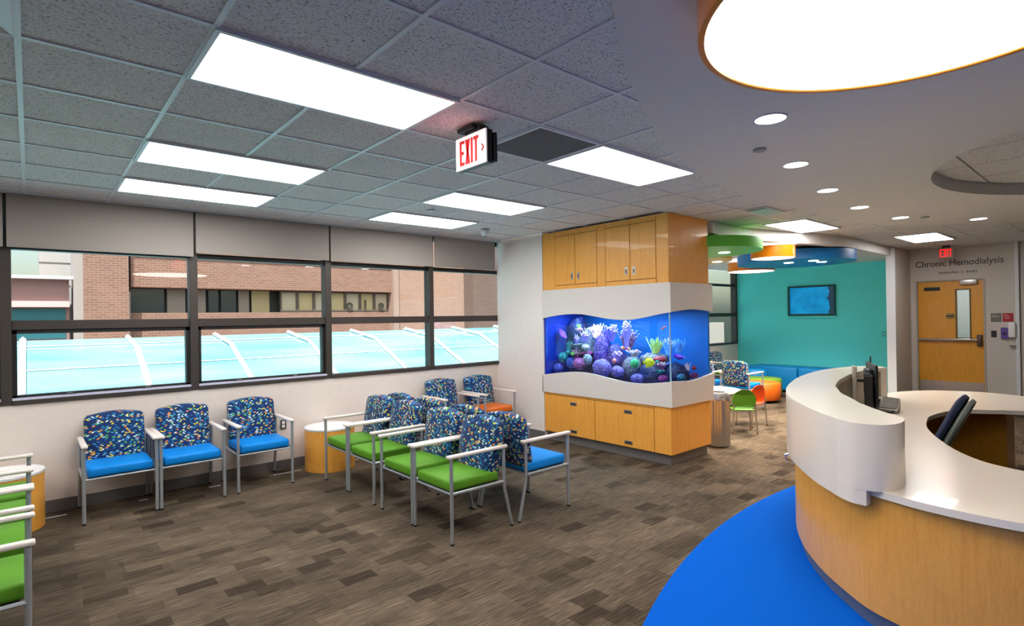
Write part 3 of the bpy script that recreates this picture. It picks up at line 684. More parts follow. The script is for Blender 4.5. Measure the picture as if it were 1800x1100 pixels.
blob('bubble_coral', 'small yellow green ball coral on the pink crusted rock', 5.80, 5.375, 1.235, .03, .035, .035, coral_mat('lime_coral', (.65, .9, .3), (.3, .6, .3)), .1, 3, 2)
blob('bubble_coral', 'small salmon pink ball coral right of the spire', 5.78, 4.612, 1.175, .028, .03, .032, mat('salmon', (.92, .5, .48), .6), .08, 3, 2)
blob('mound_coral', 'magenta mound coral under the tank corner seam', 5.82, 3.90, .99, .06, .065, .045, C8, .12, 4)
blob('mound_coral', 'teal mound coral behind the side glass', 5.98, 3.75, 1.0, .07, .05, .045, coral_mat('teal_blue', (.15, .65, .72), (.05, .3, .5)), .1, 4)
blob('mound_coral', 'magenta mound coral at the right end behind the side glass', 6.25, 3.74, 1.0, .06, .05, .04, C8, .15, 4)
blob('mound_coral', 'small red coral head behind the side glass', 6.22, 3.72, 1.10, .03, .03, .03, C15, .2, 4, 2)
blob('mound_coral', 'flat pink crust coral above the dark rock near the seam', 5.93, 4.02, 1.215, .07, .08, .035, C15, .2, 5)
blob('mound_coral', 'pink crust coral on the rock left of the spire', 5.93, 5.22, 1.235, .07, .10, .04, C8, .25, 5)
def plate(name, label, x, y, z, r, mt, tilt=0):
    bm = BM(); n = 24; rings = []
    for k, (f, zz) in enumerate(((0.05, -.02), (.5, -.005), (1, .02), (1, .03), (.5, .008), (.05, 0))):
        rings.append([bm.verts.new((f * r * .7 * math.cos(2 * PI * j / n) * (1 + .08 * math.sin(3 * j)), f * r * math.sin(2 * PI * j / n) * (1 + .08 * math.cos(5 * j)), zz + .006 * math.sin(j * 1.3) * f)) for j in range(n)])
    for a, b in zip(rings, rings[1:]):
        for j in range(n): bm.faces.new((a[j], a[(j + 1) % n], b[(j + 1) % n], b[j]))
    bm.faces.new(rings[0][::-1]); bm.faces.new(rings[-1])
    o = obj(name, bm, mt, None, True); o.location = (x, y, z); o.rotation_euler = (tilt, 0, 0); tag(o, label, 'coral')
plate('plate_coral', 'grey plate coral jutting out left of the spire', 5.85, 5.32, 1.345, .13, C9)
plate('plate_coral', 'violet disc coral at the far left end of the tank', 5.86, 5.64, 1.50, .085, C10, .9)
plate('plate_coral', 'purple plate coral behind the side glass', 6.0, 3.80, 1.235, .075, C10, .3)
plate('plate_coral', 'teal plate coral below the pink crust by the seam', 5.80, 3.93, 1.06, .055, C4)
branches('branching_coral', 'white pink finger coral fanning out on top of the spire', 5.92, 5.03, 1.56, .27, .20, C11, 34, None, .006, seed=3)
branches('branching_coral', 'violet branching coral with white tips right of the spire', 6.02, 4.85, 1.52, .22, .22, C12, 30, C11, .006, seed=4)
branches('branching_coral', 'tall violet and white tipped coral in the middle of the tank', 6.0, 4.58, 1.50, .17, .34, C12, 30, C11, .007, seed=5)
branches('branching_coral', 'yellow green branching coral above the yellow fish', 6.0, 4.13, 1.38, .26, .20, C13, 20, None, .005, seed=6)
branches('branching_coral', 'ice blue staghorn coral behind the side glass', 6.10, 3.86, 1.38, .26, .17, C14, 26, None, .005, seed=7)
branches('branching_coral', 'small white soft coral low behind the side glass', 6.15, 3.76, 1.12, .09, .10, C11, 14, None, .004, seed=8)
branches('branching_coral', 'pale soft coral tuft on top of the grey boulder', 5.95, 4.42, 1.27, .25, .09, C7, 26, C11, .005, seed=9)
branches('branching_coral', 'purple soft coral tuft on the left rock wall', 5.98, 5.45, 1.38, .12, .22, C12, 18, C11, .005, seed=10)
branches('branching_coral', 'white tipped coral clump left of the fan coral', 5.92, 5.24, 1.47, .17, .12, C12, 22, C11, .006, seed=11)
branches('branching_coral', 'olive tuft coral high on the left rock wall', 6.0, 5.42, 1.62, .10, .08, C13, 14, None, .004, seed=12)
branches('branching_coral', 'pink finger coral on the reef rock under the plate coral', 5.86, 5.36, 1.20, .18, .16, C2, 26, C11, .006, seed=21)
branches('branching_coral', 'low violet coral tuft between the spire and the boulder', 5.90, 4.66, 1.22, .16, .14, C12, 24, C11, .006, seed=22)
branches('branching_coral', 'teal finger coral tuft at the left tank end', 5.95, 5.58, 1.34, .14, .14, C4, 22, None, .005, seed=23)
branches('branching_coral', 'ice blue branching coral just left of the tank corner seam', 6.05, 3.98, 1.36, .20, .20, C14, 22, C11, .005, seed=24)
branches('branching_coral', 'rose coral tuft on the dark rock above the magenta mound', 5.86, 3.95, 1.13, .16, .10, C2, 24, C11, .005, seed=25)
branches('branching_coral', 'wide pink and white coral thicket behind the tall middle coral', 6.2, 4.72, 1.42, .34, .26, C2, 40, C11, .006, seed=26)
branches('branching_coral', 'pale coral thicket on top of the left rock wall', 6.15, 5.38, 1.50, .26, .18, C7, 30, C11, .006, seed=27)
blob('coral_rock', 'violet rock ledge right of the spire', 6.02, 4.78, 1.18, .12, .12, .20, coral_mat('violet_rock', (.42, .34, .62), (.2, .14, .4), 30), .25, 4)
blob('coral_rock', 'grey rock shelf carrying the yellow green branching coral', 6.05, 4.18, 1.20, .14, .20, .08, C9, .2, 4)
blob('mound_coral', 'pale lilac mound coral left of the mint green one', 5.85, 4.62, 1.03, .07, .10, .07, C1, .15, 5)
blob('mound_coral', 'white crust coral under the grey plate coral', 5.84, 5.16, 1.33, .05, .07, .04, C7, .25, 5)
def fish(name, label, x, y, z, L_, H_, body, fin, face=1, stripes=None, rx=0):
    """fish swimming along Y; face=1 nose toward +Y"""
    t = thing(name, label, 'fish', (x, y, z)); t.scale = (1, face, 1); t.rotation_euler = (rx, 0, 0)
    bm = BM(); n = 12; rings = []; N = 12
    for i in range(N + 1):
        u = i / N; yy = L_ * (.5 - .85 * u); hh = H_ * .5 * (math.sin(PI * min(1, u * .93 + .04)) ** .7) * (1 if u < .8 else 1 - (u - .8) * 2.6); hh = max(hh, .002)
        rings.append([bm.verts.new((hh * .38 * math.cos(2 * PI * j / n), yy, hh * math.sin(2 * PI * j / n))) for j in range(n)])
    for a, b in zip(rings, rings[1:]):
        for j in range(n): bm.faces.new((a[j], a[(j + 1) % n], b[(j + 1) % n], b[j]))
    bm.faces.new(rings[0]); bm.faces.new(rings[-1][::-1]); obj('body', bm, body, t, True)
    def fin_(nm, P):
        s = BM(); a = [s.verts.new((.0012, p[0], p[1])) for p in P]; b = [s.verts.new((-.0012, p[0], p[1])) for p in P]
        s.faces.new(a); s.faces.new(b[::-1])
        for i in range(len(P)): s.faces.new((a[i], b[i], b[(i + 1) % len(P)], a[(i + 1) % len(P)]))
        obj(nm, s, fin, t)
    fin_('tail_fin', [(-.30 * L_, 0), (-.5 * L_, .3 * H_), (-.45 * L_, 0), (-.5 * L_, -.3 * H_)])
    fin_('dorsal_fin', [(.25 * L_, .36 * H_), (.05 * L_, .60 * H_), (-.22 * L_, .52 * H_), (-.3 * L_, .2 * H_)])
    fin_('anal_fin', [(.05 * L_, -.42 * H_), (-.2 * L_, -.58 * H_), (-.3 * L_, -.2 * H_)])
    for sx in (-1, 1):
        s = BM(); bmesh.ops.create_icosphere(s, subdivisions=1, radius=.05 * H_, matrix=Matrix.Translation((sx * H_ * .12, .36 * L_, .06 * H_))); obj('eye', s, black, t)
    if stripes:
        for u in stripes:
            s = BM(); rr = H_ * .5 * (math.sin(PI * min(1, u * .93 + .04)) ** .7) * 1.03; yy = L_ * (.5 - .85 * u)
            lathe(s, [(rr, -.003), (rr, .003)], 12)
            for v in s.verts: v.co = Vector((v.co.x * .39, yy + v.co.z, v.co.y))
            obj('stripe', s, mat('fish_white', (.95, .95, .97), .4), t)
yel = mat('tang_yellow', (.95, .90, .10), .4); orf = mat('clown_orange', (.96, .48, .12), .4); pkf = mat('pale_pink_fish', (.90, .66, .80), .4); rdf = mat('red_fish', (.85, .30, .22), .4)
fish('tropical_fish', 'bright yellow tang fish swimming at the front of the tank', 5.72, 4.039, 1.184, .17, .12, yel, yel, -1)
fish('tropical_fish', 'orange clownfish with white bands in the middle of the tank', 5.76, 4.459, 1.349, .075, .042, orf, orf, 1, (.3, .6))
fish('tropical_fish', 'smaller orange clownfish just right of the other', 5.80, 4.395, 1.34, .055, .034, orf, orf, -1, (.3, .6))
fish('tropical_fish', 'pale pink fish near the top left of the tank', 5.82, 5.258, 1.58, .14, .055, pkf, pkf, -1)
fish('tropical_fish', 'slender red fish near the tank corner seam', 5.88, 3.93, 1.60, .10, .022, rdf, rdf, -1, None, -.5)
fish('tropical_fish', 'small blue green fish beside the yellow tang', 5.74, 3.93, 1.20, .06, .03, mat('bluegreen_fish', (.2, .75, .75), .4), mat('bluegreen_fish', 0), -1)

# ------------------------------------------------------------------ waiting chairs
def crown_back(wd=.48, z0=.435, z1=.885, th=.105, y0=.405, lean=.17):
    out = []; hw = wd / 2; r = .045
    def corner(cx, cz, a0): return [(cx + r * math.cos(a0 + k * PI / 8), cz + r * math.sin(a0 + k * PI / 8)) for k in range(5)]
    out += corner(hw - r, z0 + r, -PI / 2); out += corner(hw - r, z1 - r, 0)
    out += [(hw - r - (wd - 2 * r) * k / 8, z1 + .024 * math.sin(PI * k / 8)) for k in range(1, 8)]
    out += corner(-hw + r, z1 - r, PI / 2); out += corner(-hw + r, z0 + r, PI)
    bm = BM(); n = len(out)
    layers = [(0, .965), (.012, .99), (.03, 1), (th - .03, 1), (th - .012, .99), (th, .965)]; V = []
    cz = (z0 + z1) / 2
    for d, s in layers: V.append([bm.verts.new((x * s, y0 + d + (z - z0) * lean, cz + (z - cz) * s)) for x, z in out])
    for a, b in zip(V, V[1:]):
        for j in range(n): bm.faces.new((a[j], a[(j + 1) % n], b[(j + 1) % n], b[j]))
    def cap(ring, sgn):
        c = bm.verts.new((0, (y0 + (0 if sgn < 0 else th)) + (cz - z0) * lean + sgn * .018, cz))
        inner = [bm.verts.new((v.co.x * .6, v.co.y * .4 + (y0 + (0 if sgn < 0 else th) + (cz + (v.co.z - cz) * .6 - z0) * lean) * .6 + sgn * .013, cz + (v.co.z - cz) * .6)) for v in ring]
        for j in range(n):
            bm.faces.new((ring[j], ring[(j + 1) % n], inner[(j + 1) % n], inner[j])); bm.faces.new((inner[j], inner[(j + 1) % n], c))
    cap(V[0], -1); cap(V[-1], 1); return bm
HW = .272
def make_chair(label, seatm, group):
    t = thing('waiting_chair', label, 'chair', (0, 0, 0), 0, group)
    s = BM(); box(s, -.247, .247, .005, .50, .398, .485, .024, 3); obj('seat', s, seatm, t, True, angle=60)
    s = BM(); box(s, -.235, .235, .03, .49, .385, .398); obj('seat_base', s, dark_grey, t)
    obj('backrest', crown_back(), confetti, t, True, angle=60)
    for sx in (-1, 1):
        x = sx * HW
        s = BM(); tube(s, [(x, 0, .012), (x, 0, .665)], .0145, 10); obj('leg', s, silver, t, True)
        s = BM(); tube(s, [(x, .615, .012), (x, .60, .06), (x, .535, .33), (x, .53, .38), (x, .53, .665)], .0145, 10); obj('leg', s, silver, t, True)
        s = BM(); tube(s, [(x, 0, .392), (x, .53, .392)], .013, 8); obj('side_rail', s, silver, t, True)
        s = BM(); box(s, x - .025 - .007 * sx, x + .025 - .007 * sx, -.03, .57, .663, .69, .009, 2)
        for v in s.verts:
            v.co.z += .012 * ((v.co.y - .27) / .3) ** 2 - .008
            if v.co.y > .4: v.co.x = x + (v.co.x - x) * .85
        obj('armrest', s, arm_white, t, True, angle=60)
        for yy in (0, .613): s = BM(); cyl(s, x, yy, 0, .014, .016, 10); obj('glide', s, black, t)
    for yy in (.012, .49): s = BM(); tube(s, [(-HW, yy, .386), (HW, yy, .386)], .009, 8); obj('cross_rail', s, silver, t, True)
    return t
CY = 6.13
gA, gG, gB, gL = 'blue seated chairs along the window wall', 'green seated chairs in the middle row', 'blue seated chairs backing onto the green row', 'green seated chairs at the left edge'
cb = make_chair('blue seated chair with patterned back, leftmost of three under the window', seat_blue, gA); cb.location = (.612, CY, 0)
dup(cb, (1.191, CY, 0), 0, 'blue seated chair with patterned back, middle of three under the window')
dup(cb, (1.865, CY, 0), 0, 'blue seated chair with patterned back, rightmost of three, beside the wall outlet')
co = make_chair('orange seated chair with patterned back in the corner by the white wall', seat_orange, 'orange seated chairs in the window corner'); co.location = (5.08, CY, 0)
dup(co, (4.41, CY, 0), 0, 'patterned chair second from the white wall corner, left of the orange seat in view')
cg = make_chair('green seated chair nearest the camera in the middle row', seat_green, gG); cg.location = (2.45, 3.835, 0); cg.rotation_euler = (0, 0, -PI / 2)
for y, lb in ((4.42, 'green seated chair second from the camera in the middle row'), (5.12, 'green seated chair third from the camera in the middle row'), (5.71, 'green seated chair of the middle row closest to the window and round table')):
    dup(cg, (2.45, y, 0), -PI / 2, lb)
dup(cb, (3.765, 3.84, 0), PI / 2, 'blue seated chair facing the fish tank, back to the nearest green chair', gB)
for y, lb in ((4.42, 'second chair facing the fish tank, only its arms and back top showing'), (5.12, 'third chair facing the fish tank, back top seen behind the green row'), (5.71, 'fourth chair facing the fish tank, hidden behind the far green chair')):
    dup(cb, (3.765, y, 0), PI / 2, lb, gB)
for y, lb in ((3.91, 'green seated chair at the lower left edge, nearest the camera'), (4.60, 'second green seated chair at the left edge'), (5.20, 'third green seated chair at the left edge'), (5.82, 'green seated chair at the left edge next to the cut off round table')):
    dup(cg, (-.02, y, 0), PI / 2, lb, gL)
# play room chairs
dup(cb, (10.30, 5.02, 0), PI / 2, 'patterned chair in the play area, right one of two seen from behind', 'chairs in the play area')
dup(cb, (10.30, 5.70, 0), PI / 2, 'patterned chair in the play area half hidden by the fish tank', 'chairs in the play area')
dup(cg, (12.02, CY, 0), 0, 'patterned chair against the play area window, only its top visible', 'chairs in the play area')

# round side tables
def side_table(label, x, y, r=.285):
    t = thing('side_table', label, 'side table', (x, y, 0), 0, 'round maple side tables')
    s = BM(); lathe(s, [(r - .006, .0), (r, .006), (r, .098), (r - .004, .100), (r - .004, .103), (r, .105), (r, .475)], 64); obj('drum', s, maple, t, True)
    s = BM(); lathe(s, [(r, .476), (r + .004, .48), (r + .004, .497), (r, .50)], 64); obj('table_top', s, laminate, t, True)
side_table('round maple side table with white top between blue and green chairs', 2.70, 6.47)
side_table('round maple side table mostly hidden behind the green chairs', 3.56, 6.47)
side_table('round maple side table cut by the left edge of the picture', -.20, 6.43)
# outlet
t = thing('wall_outlet', 'steel framed electrical outlet on the wall right of the third blue chair', 'outlet', (2.263, WY - .001, .53))
s = BM(); box(s, -.036, .036, -.008, 0, -.058, .058, .003); obj('plate', s, mat('outlet_frame', (.45, .42, .4), .4, metal=.5), t)
for z in (-.022, .022): s = BM(); box(s, -.016, .016, -.011, -.007, z - .016, z + .016, .003); obj('socket', s, laminate, t)

# ------------------------------------------------------------------ reception desk
OUT = [(7.30, 2.06), (6.88, 2.25), (6.3, 2.30), (5.62, 2.22), (5.05, 2.08), (4.57, 1.92), (4.23, 1.76), (3.99, 1.61), (3.70, 1.39), (3.49, 1.19)]
INN = [(4.19, 1.28), (4.45, 1.43), (4.61, 1.53), (4.86, 1.64), (5.08, 1.73), (5.49, 1.84), (5.82, 1.90), (6.26, 1.96), (6.82, 1.96), (7.10, 1.90)]
outc = catmull(OUT, 6); innc = catmull(INN, 6)
nose = catmull([(3.49, 1.19), (3.42, 1.09), (3.415, 1.0), (3.46, .935), (3.56, .90), (3.68, .905), (3.78, .945), (3.95, 1.10), (4.19, 1.28)], 6)
DK = thing('reception_desk', 'curved maple reception desk with white ledge and worktop', 'reception desk', (5.5, 1.0, 0))
def dk(P): return [(x - 5.5, y - 1.0) for x, y in P]
s = BM(); prism(s, dk(outc[:-1] + nose[:-1] + innc), 1.11, 1.15)
bmesh.ops.bevel(s, geom=[e for e in s.edges if abs(e.verts[0].co.z - e.verts[1].co.z) < 1e-4], offset=.004, segments=2, affect='EDGES'); obj('ledge_top', s, quartz, DK, True, angle=30)
ow = outc; iw = [(x, y) for x, y in offset(ow, -.10)]
s = BM(); strip_wall(s, dk(ow), dk(iw), .705, 1.112); obj('ledge_front', s, quartz, DK, True, angle=30)
s = BM(); prism(s, dk([(3.70, 1.39), (3.49, 1.19)] + nose[1:-7] + [(4.05, 1.35)]), .79, 1.112); obj('ledge_nose', s, quartz, DK, True, angle=40)
s = BM(); strip_wall(s, dk(catmull([(3.52, 1.215), (3.49, 1.19), (3.425, 1.10), (3.412, 1.02)], 5)), dk(catmull([(3.55, 1.16), (3.53, 1.14), (3.50, 1.09), (3.485, 1.02)], 5)), .705, .80); obj('ledge_return', s, quartz, DK, True)
s = BM(); prism(s, dk([(7.10, 1.90), (7.30, 2.06), (7.20, 2.12), (7.0, 1.93)]), .79, 1.112); obj('ledge_end', s, quartz, DK)
s = BM(); prism(s, dk([(6.1, 1.98), (7.0, 2.0), (7.0, 2.06), (6.1, 2.06)]), .79, 1.11); obj('ledge_back_panel', s, mat('niche', (.74, .70, .62), .5), DK)
WO = [(4.4, -1.3), (3.95, -.9), (3.60, -.35), (3.44, .1), (3.385, .35), (3.37, .53), (3.385, .72), (3.42, .87), (3.49, 1.05), (3.60, 1.20), (3.76, 1.35), (4.02, 1.56), (4.6, 1.85), (5.1, 2.02), (5.6, 2.14), (6.3, 2.22), (6.9, 2.18), (7.4, 2.12), (7.77, 2.06), (8.0, 1.99), (8.2, 1.88), (8.36, 1.74), (8.46, 1.55), (8.53, 1.35), (8.5, 1.14), (8.42, .94), (8.3, .6), (8.05, .1)]
WI = [(7.45, .30), (7.18, .80), (7.03, 1.03), (6.90, 1.20), (6.65, 1.30), (6.28, 1.34), (6.02, 1.31), (5.72, 1.25), (5.49, 1.18), (5.19, 1.06), (4.86, .90), (4.63, .74), (4.53, .60), (4.48, .42), (4.50, .1), (4.7, -.4), (5.0, -.8)]
woc, wic = catmull(WO, 5), catmull(WI, 5)
s = BM(); prism(s, dk(woc + wic), .752, .79)
bmesh.ops.bevel(s, geom=[e for e in s.edges if abs(e.verts[0].co.z - e.verts[1].co.z) < 1e-4], offset=.003, segments=1, affect='EDGES'); obj('worktop', s, quartz, DK, True, angle=30)
WB = [(4.45, -1.25), (4.02, -.85), (3.67, -.33), (3.51, .1), (3.445, .35), (3.42, .53), (3.425, .72), (3.45, .88), (3.52, 1.05), (3.64, 1.20), (3.83, 1.395), (4.09, 1.60), (4.35, 1.755), (4.6, 1.872), (5.0, 2.02), (5.6, 2.16), (6.3, 2.24), (6.9, 2.19), (7.4, 2.08), (7.75, 1.99), (8.0, 1.90)]
wb = catmull(WB, 6); wbi = offset(wb, .03)
seams = [0, 64, 88, len(wb) - 1]
for a, b in zip(seams, seams[1:]):
    s = BM(); P = wb[a:b + 1]; Q = wbi[a:b + 1]; P = list(P); Q = list(Q)
    if b < len(wb) - 1:  # leave a fine joint
        P[-1] = tuple(Vector(P[-1]).lerp(Vector(P[-2]), .04)); Q[-1] = tuple(Vector(Q[-1]).lerp(Vector(Q[-2]), .04))
    strip_wall(s, dk(P), dk(Q), .10, .742); obj('front_panel', s, maple, DK, True, angle=30)
s = BM(); strip_wall(s, dk(offset(wb, .032)), dk(offset(wb, .05)), .10, .752); obj('carcass', s, mat('edge_maple', (.92, .74, .50), .5), DK, True)
pl = offset(wb, .03); pli = offset(wb, .07)
s = BM(); strip_wall(s, dk(pl), dk(pli), 0, .10); obj('plinth', s, plinth_grey, DK, True)
s = BM(); P = [(7.25, 1.05), (7.6, 1.5), (8.1, 1.75)]; box(s, 7.75 - 5.5, 8.25 - 5.5, 1.0 - 1, 1.85 - 1, 0, .752, .002); obj('end_cabinet', s, maple_deep, DK)
s = BM(); tube(s, [(4.43 - 5.5, 1.79 - 1, .695), (4.43 - 5.5, 1.875 - 1, .66), (4.44 - 5.5, 1.87 - 1, .62), (4.50 - 5.5, 1.80 - 1, .59)], .009, 8); obj('bag_hook', s, chrome, DK, True)

# desk equipment (behind the ledge)
fwd = Vector((.656, .755)); MZ = math.radians(-72)      # local x = camera right
def eq(name, label, cat, x, y, z, rz=MZ): return thing(name, label, cat, (x, y, z), rz)
t = eq('computer_monitor', 'black flat monitor seen edge on behind the white ledge', 'monitor', 6.20, 1.80, .79, MZ + .12)
s = BM(); box(s, .0, .022, -.27, .25, .10, .47, .006); obj('screen_housing', s, black, t)
s = BM(); box(s, .0225, .024, -.255, .235, .115, .455); obj('screen', s, mat('screen_glass', (.03, .03, .04), .1), t)
s = BM()
for v0 in ((-.055, .20, .40),): pass
box(s, -.045, 0, -.12, .10, .16, .42, .02, 2); obj('rear_shell', s, mat('monitor_back', (.10, .12, .17), .5), t, True)
s = BM(); tube(s, [(-.04, 0, .30), (-.13, 0, .30)], .018, 8); obj('arm', s, black, t)
s = BM(); box(s, .004, .016, .03, .06, .47, .535, .003); obj('webcam', s, dark_grey, t)
s = BM(); box(s, -.155, -.115, -.04, .04, 0, .44, .006); obj('stand_column', s, mat('stand_grey', (.70, .67, .62), .45), t)
t = eq('computer_tower', 'slim black computer tower with cables beside the monitor stand', 'computer', 6.06, 1.79, .79)
s = BM(); box(s, -.02, .05, -.10, .10, 0, .37, .006); obj('case', s, black, t)
s = BM(); box(s, -.021, .03, -.09, -.03, .37, .385, .002); obj('grey_cap', s, dark_grey, t)
s = BM()
for k in range(5): tube(s, [(.055, -.08 + k * .03, .33), (.075, -.08 + k * .035, .2 + .02 * k), (.065, -.07 + k * .03, .02)], .006, 6)
obj('cable', s, black, t, True)
t = eq('desk_phone', 'grey and black desk phone lying behind the ledge right of the monitor', 'telephone', 6.28, 1.70, .79, MZ - .2)
s = BM(); vs = [(-.10, -.09, .01), (.11, -.09, .01), (.11, .10, .01), (-.10, .10, .01), (-.10, -.09, .035), (.11, -.09, .03), (.11, .10, .12), (-.10, .10, .13)]
v = [s.verts.new(p) for p in vs]
for f in ((3, 2, 1, 0), (4, 5, 6, 7), (0, 1, 5, 4), (1, 2, 6, 5), (2, 3, 7, 6), (3, 0, 4, 7)): s.faces.new([v[i] for i in f])
obj('base', s, mat('phone_grey', (.60, .58, .54), .45), t)
s = BM(); vs = [(-.03, -.07, .045), (.10, -.07, .04), (.10, .08, .12), (-.03, .08, .13), (-.03, -.07, .05), (.10, -.07, .045), (.10, .08, .126), (-.03, .08, .136)]
v = [s.verts.new(p) for p in vs]
for f in ((3, 2, 1, 0), (4, 5, 6, 7), (0, 1, 5, 4), (1, 2, 6, 5), (2, 3, 7, 6), (3, 0, 4, 7)): s.faces.new([v[i] for i in f])
obj('keypad', s, dark_grey, t)
s = BM(); box(s, -.095, -.045, -.09, .10, .09, .12, .012, 2); obj('handset', s, black, t, True)
s = BM(); tube(s, [(-.07, -.09, .09), (-.05, -.14, .03), (.0, -.16, .015), (.06, -.13, .012), (.08, -.09, .02)], .007, 6); obj('cord', s, black, t, True)
t = eq('computer_mouse', 'black mouse barely showing over the white ledge', 'mouse', 5.30, 1.42, .79)
s = BM(); bmesh.ops.create_uvsphere(s, u_segments=16, v_segments=8, radius=1)
for v in s.verts: v.co = Vector((v.co.x * .05, v.co.y * .035, max(v.co.z, -.05) * .04))
obj('body', s, black, t, True)
s = BM(); box(s, -.004, .004, .0, .025, .036, .042, .001); obj('wheel', s, dark_grey, t)
t = eq('card_reader', 'small black device leaning beside the rounded end of the ledge', 'card reader', 4.27, 1.12, .79)
s = BM(); box(s, -.03, .04, -.03, .03, 0, .05, .006); 
for v in s.verts: v.co.x += (v.co.z - .02) * -.5
obj('body', s, dark_grey, t); s = BM(); box(s, -.01, .03, -.02, .02, .05, .056); obj('slot', s, black, t)

# task chair behind the desk
t = thing('office_chair', 'dark blue high back office chair with grey shell behind the desk', 'office chair', (5.54, 1.32, 0), math.radians(3))
navy = mat('navy_fabric', (.15, .19, .30), .8); gshell = mat('shell_grey', (.50, .53, .50), .45)
def back_shell(th, y0, w, z0, z1, mt, nm):
    out = [(w * sx, z) for sx, z in ()]
    P = []; n = 24
    for k in range(n):
        a = 2 * PI * k / n; ca, sa = math.cos(a), math.sin(a)
        P.append((w * (abs(ca) ** .5) * (1 if ca > 0 else -1), (z0 + z1) / 2 + (z1 - z0) / 2 * (abs(sa) ** .6) * (1 if sa > 0 else -1)))
    s = BM(); V = []
    for d, sc in ((0, .92), (.02, 1), (th - .02, 1), (th, .92)):
        V.append([s.verts.new((x * sc, -(y0 + d + (z - z0) * .42 + .05 * ((z - z0) / (z1 - z0)) ** 2 * 0), (z0 + z1) / 2 + (z - (z0 + z1) / 2) * sc)) for x, z in P])
    for a, b in zip(V, V[1:]):
        for j in range(n): s.faces.new((a[j], a[(j + 1) % n], b[(j + 1) % n], b[j]))
    s.faces.new(V[0][::-1]); s.faces.new(V[-1]); return obj(nm, s, mt, t, True, angle=50)
back_shell(.055, .10, .22, .56, 1.09, navy, 'back_cushion'); back_shell(.045, .157, .20, .54, 1.06, gshell, 'back_shell')
s = BM(); box(s, -.24, .24, -.14, .34, .42, .50, .03, 3); obj('seat', s, navy, t, True)
s = BM(); tube(s, [(0, .08, .12), (0, .08, .42)], .028, 12); obj('gas_column', s, black, t, True)
s = BM(); tube(s, [(0, -.02, .40), (0, -.2, .42), (0, -.2, .60)], .02, 8); obj('back_bracket', s, black, t, True)
for k in range(5):
    a = 2 * PI * k / 5; s = BM(); tube(s, [(0, .08, .12), (.28 * math.cos(a), .08 + .28 * math.sin(a), .075)], .02, 8, .014); l_ = obj('base_arm', s, black, t, True)
    s = BM(); tube(s, [(.28 * math.cos(a) - .02, .08 + .28 * math.sin(a), .03), (.28 * math.cos(a) + .02, .08 + .28 * math.sin(a), .03)], .03, 12); obj('caster', s, black, l_, True)

# ------------------------------------------------------------------ trash can
t = thing('trash_can', 'ribbed stainless steel trash can with tapered lid at the fish tank corner', 'trash can', (6.97, 3.83, 0))
s = BM(); n = 56; r = .152
P = [((r + (.005 if j % 2 else -.004)) * math.cos(2 * PI * j / n), (r + (.005 if j % 2 else -.004)) * math.sin(2 * PI * j / n)) for j in range(n)]
prism(s, P, .015, .62); can_m = mat('ribbed_steel', (.66, .65, .64), .3, metal=.7); obj('body', s, can_m, t)
s = BM(); lathe(s, [(r - .012, 0), (r - .006, .015), (r - .006, .02)], 48); obj('foot_ring', s, black, t, True)
s = BM(); lathe(s, [(r + .004, .615), (r + .004, .66), (r - .03, .715), (r - .045, .72), (r - .05, .70)], 48); obj('lid', s, can_m, t, True)
s = BM(); cyl(s, 0, 0, .7195, .722, r - .05, 32); obj('opening', s, black, t)

# ------------------------------------------------------------------ play room furniture
t = thing('round_table', 'low round white table beside the fish tank in the play area', 'table', (8.20, 4.62, 0))
s = BM(); lathe(s, [(.44, .54), (.45, .545), (.45, .565), (.445, .57)], 64); obj('table_top', s, laminate, t, True)
s = BM(); lathe(s, [(.025, .02), (.025, .54)], 16); obj('pedestal', s, silver, t, True)
s = BM(); lathe(s, [(.25, 0), (.25, .012), (.05, .03)], 32); obj('foot', s, silver, t, True)
def kid_chair(label, x, y, rz, mt, nm):
    t = thing('child_chair', label, 'child chair', (x, y, 0), rz)
    s = BM(); box(s, -.15, .15, -.14, .15, .335, .352, .008, 2); obj('seat', s, mt, t, True)
    # round-topped back shell, curved in plan
    out = [(-.165, .40), (-.17, .46)] + [(-.17 * math.cos(PI * k / 12), .50 + .155 * math.sin(PI * k / 12)) for k in range(13)] + [(.17, .46), (.165, .40), (.10, .375), (-.10, .375)]
    s = BM(); a = [s.verts.new((px, .17 - (px / .17) ** 2 * .035, pz)) for px, pz in out]; b = [s.verts.new((px, .18 - (px / .17) ** 2 * .035, pz)) for px, pz in out]
    s.faces.new(a); s.faces.new(b[::-1])
    for i in range(len(out)): s.faces.new((a[i], b[i], b[(i + 1) % len(out)], a[(i + 1) % len(out)]))
    obj('backrest', s, mt, t)
    for sx in (-1, 1):
        s = BM(); tube(s, [(sx * .17, -.13, .012), (sx * .15, -.12, .335)], .010, 8); obj('leg', s, steel, t, True)
        s = BM(); tube(s, [(sx * .175, .17, .012), (sx * .155, .15, .34), (sx * .145, .165, .45)], .010, 8); obj('leg', s, steel, t, True)
        for yy, xx in ((-.13, .17), (.17, .175)): s = BM(); cyl(s, sx * xx, yy, 0, .02, .014, 10); obj('glide', s, mat('glide_brown', (.42, .26, .16), .6), t)
kg = mat('green_shell', (.28, .50, .05), .45); ko = mat('orange_shell', (.92, .30, .03), .45)
FZ = math.atan2(.755, .656) - PI / 2    # local -y towards camera reversed
kid_chair('lime green child chair with round back at the low white table', 8.03, 4.03, FZ + PI - .1, kg, 'g')
kid_chair('orange child chair with round back behind the lime green one', 8.62, 4.18, FZ + PI + .5, ko, 'o')
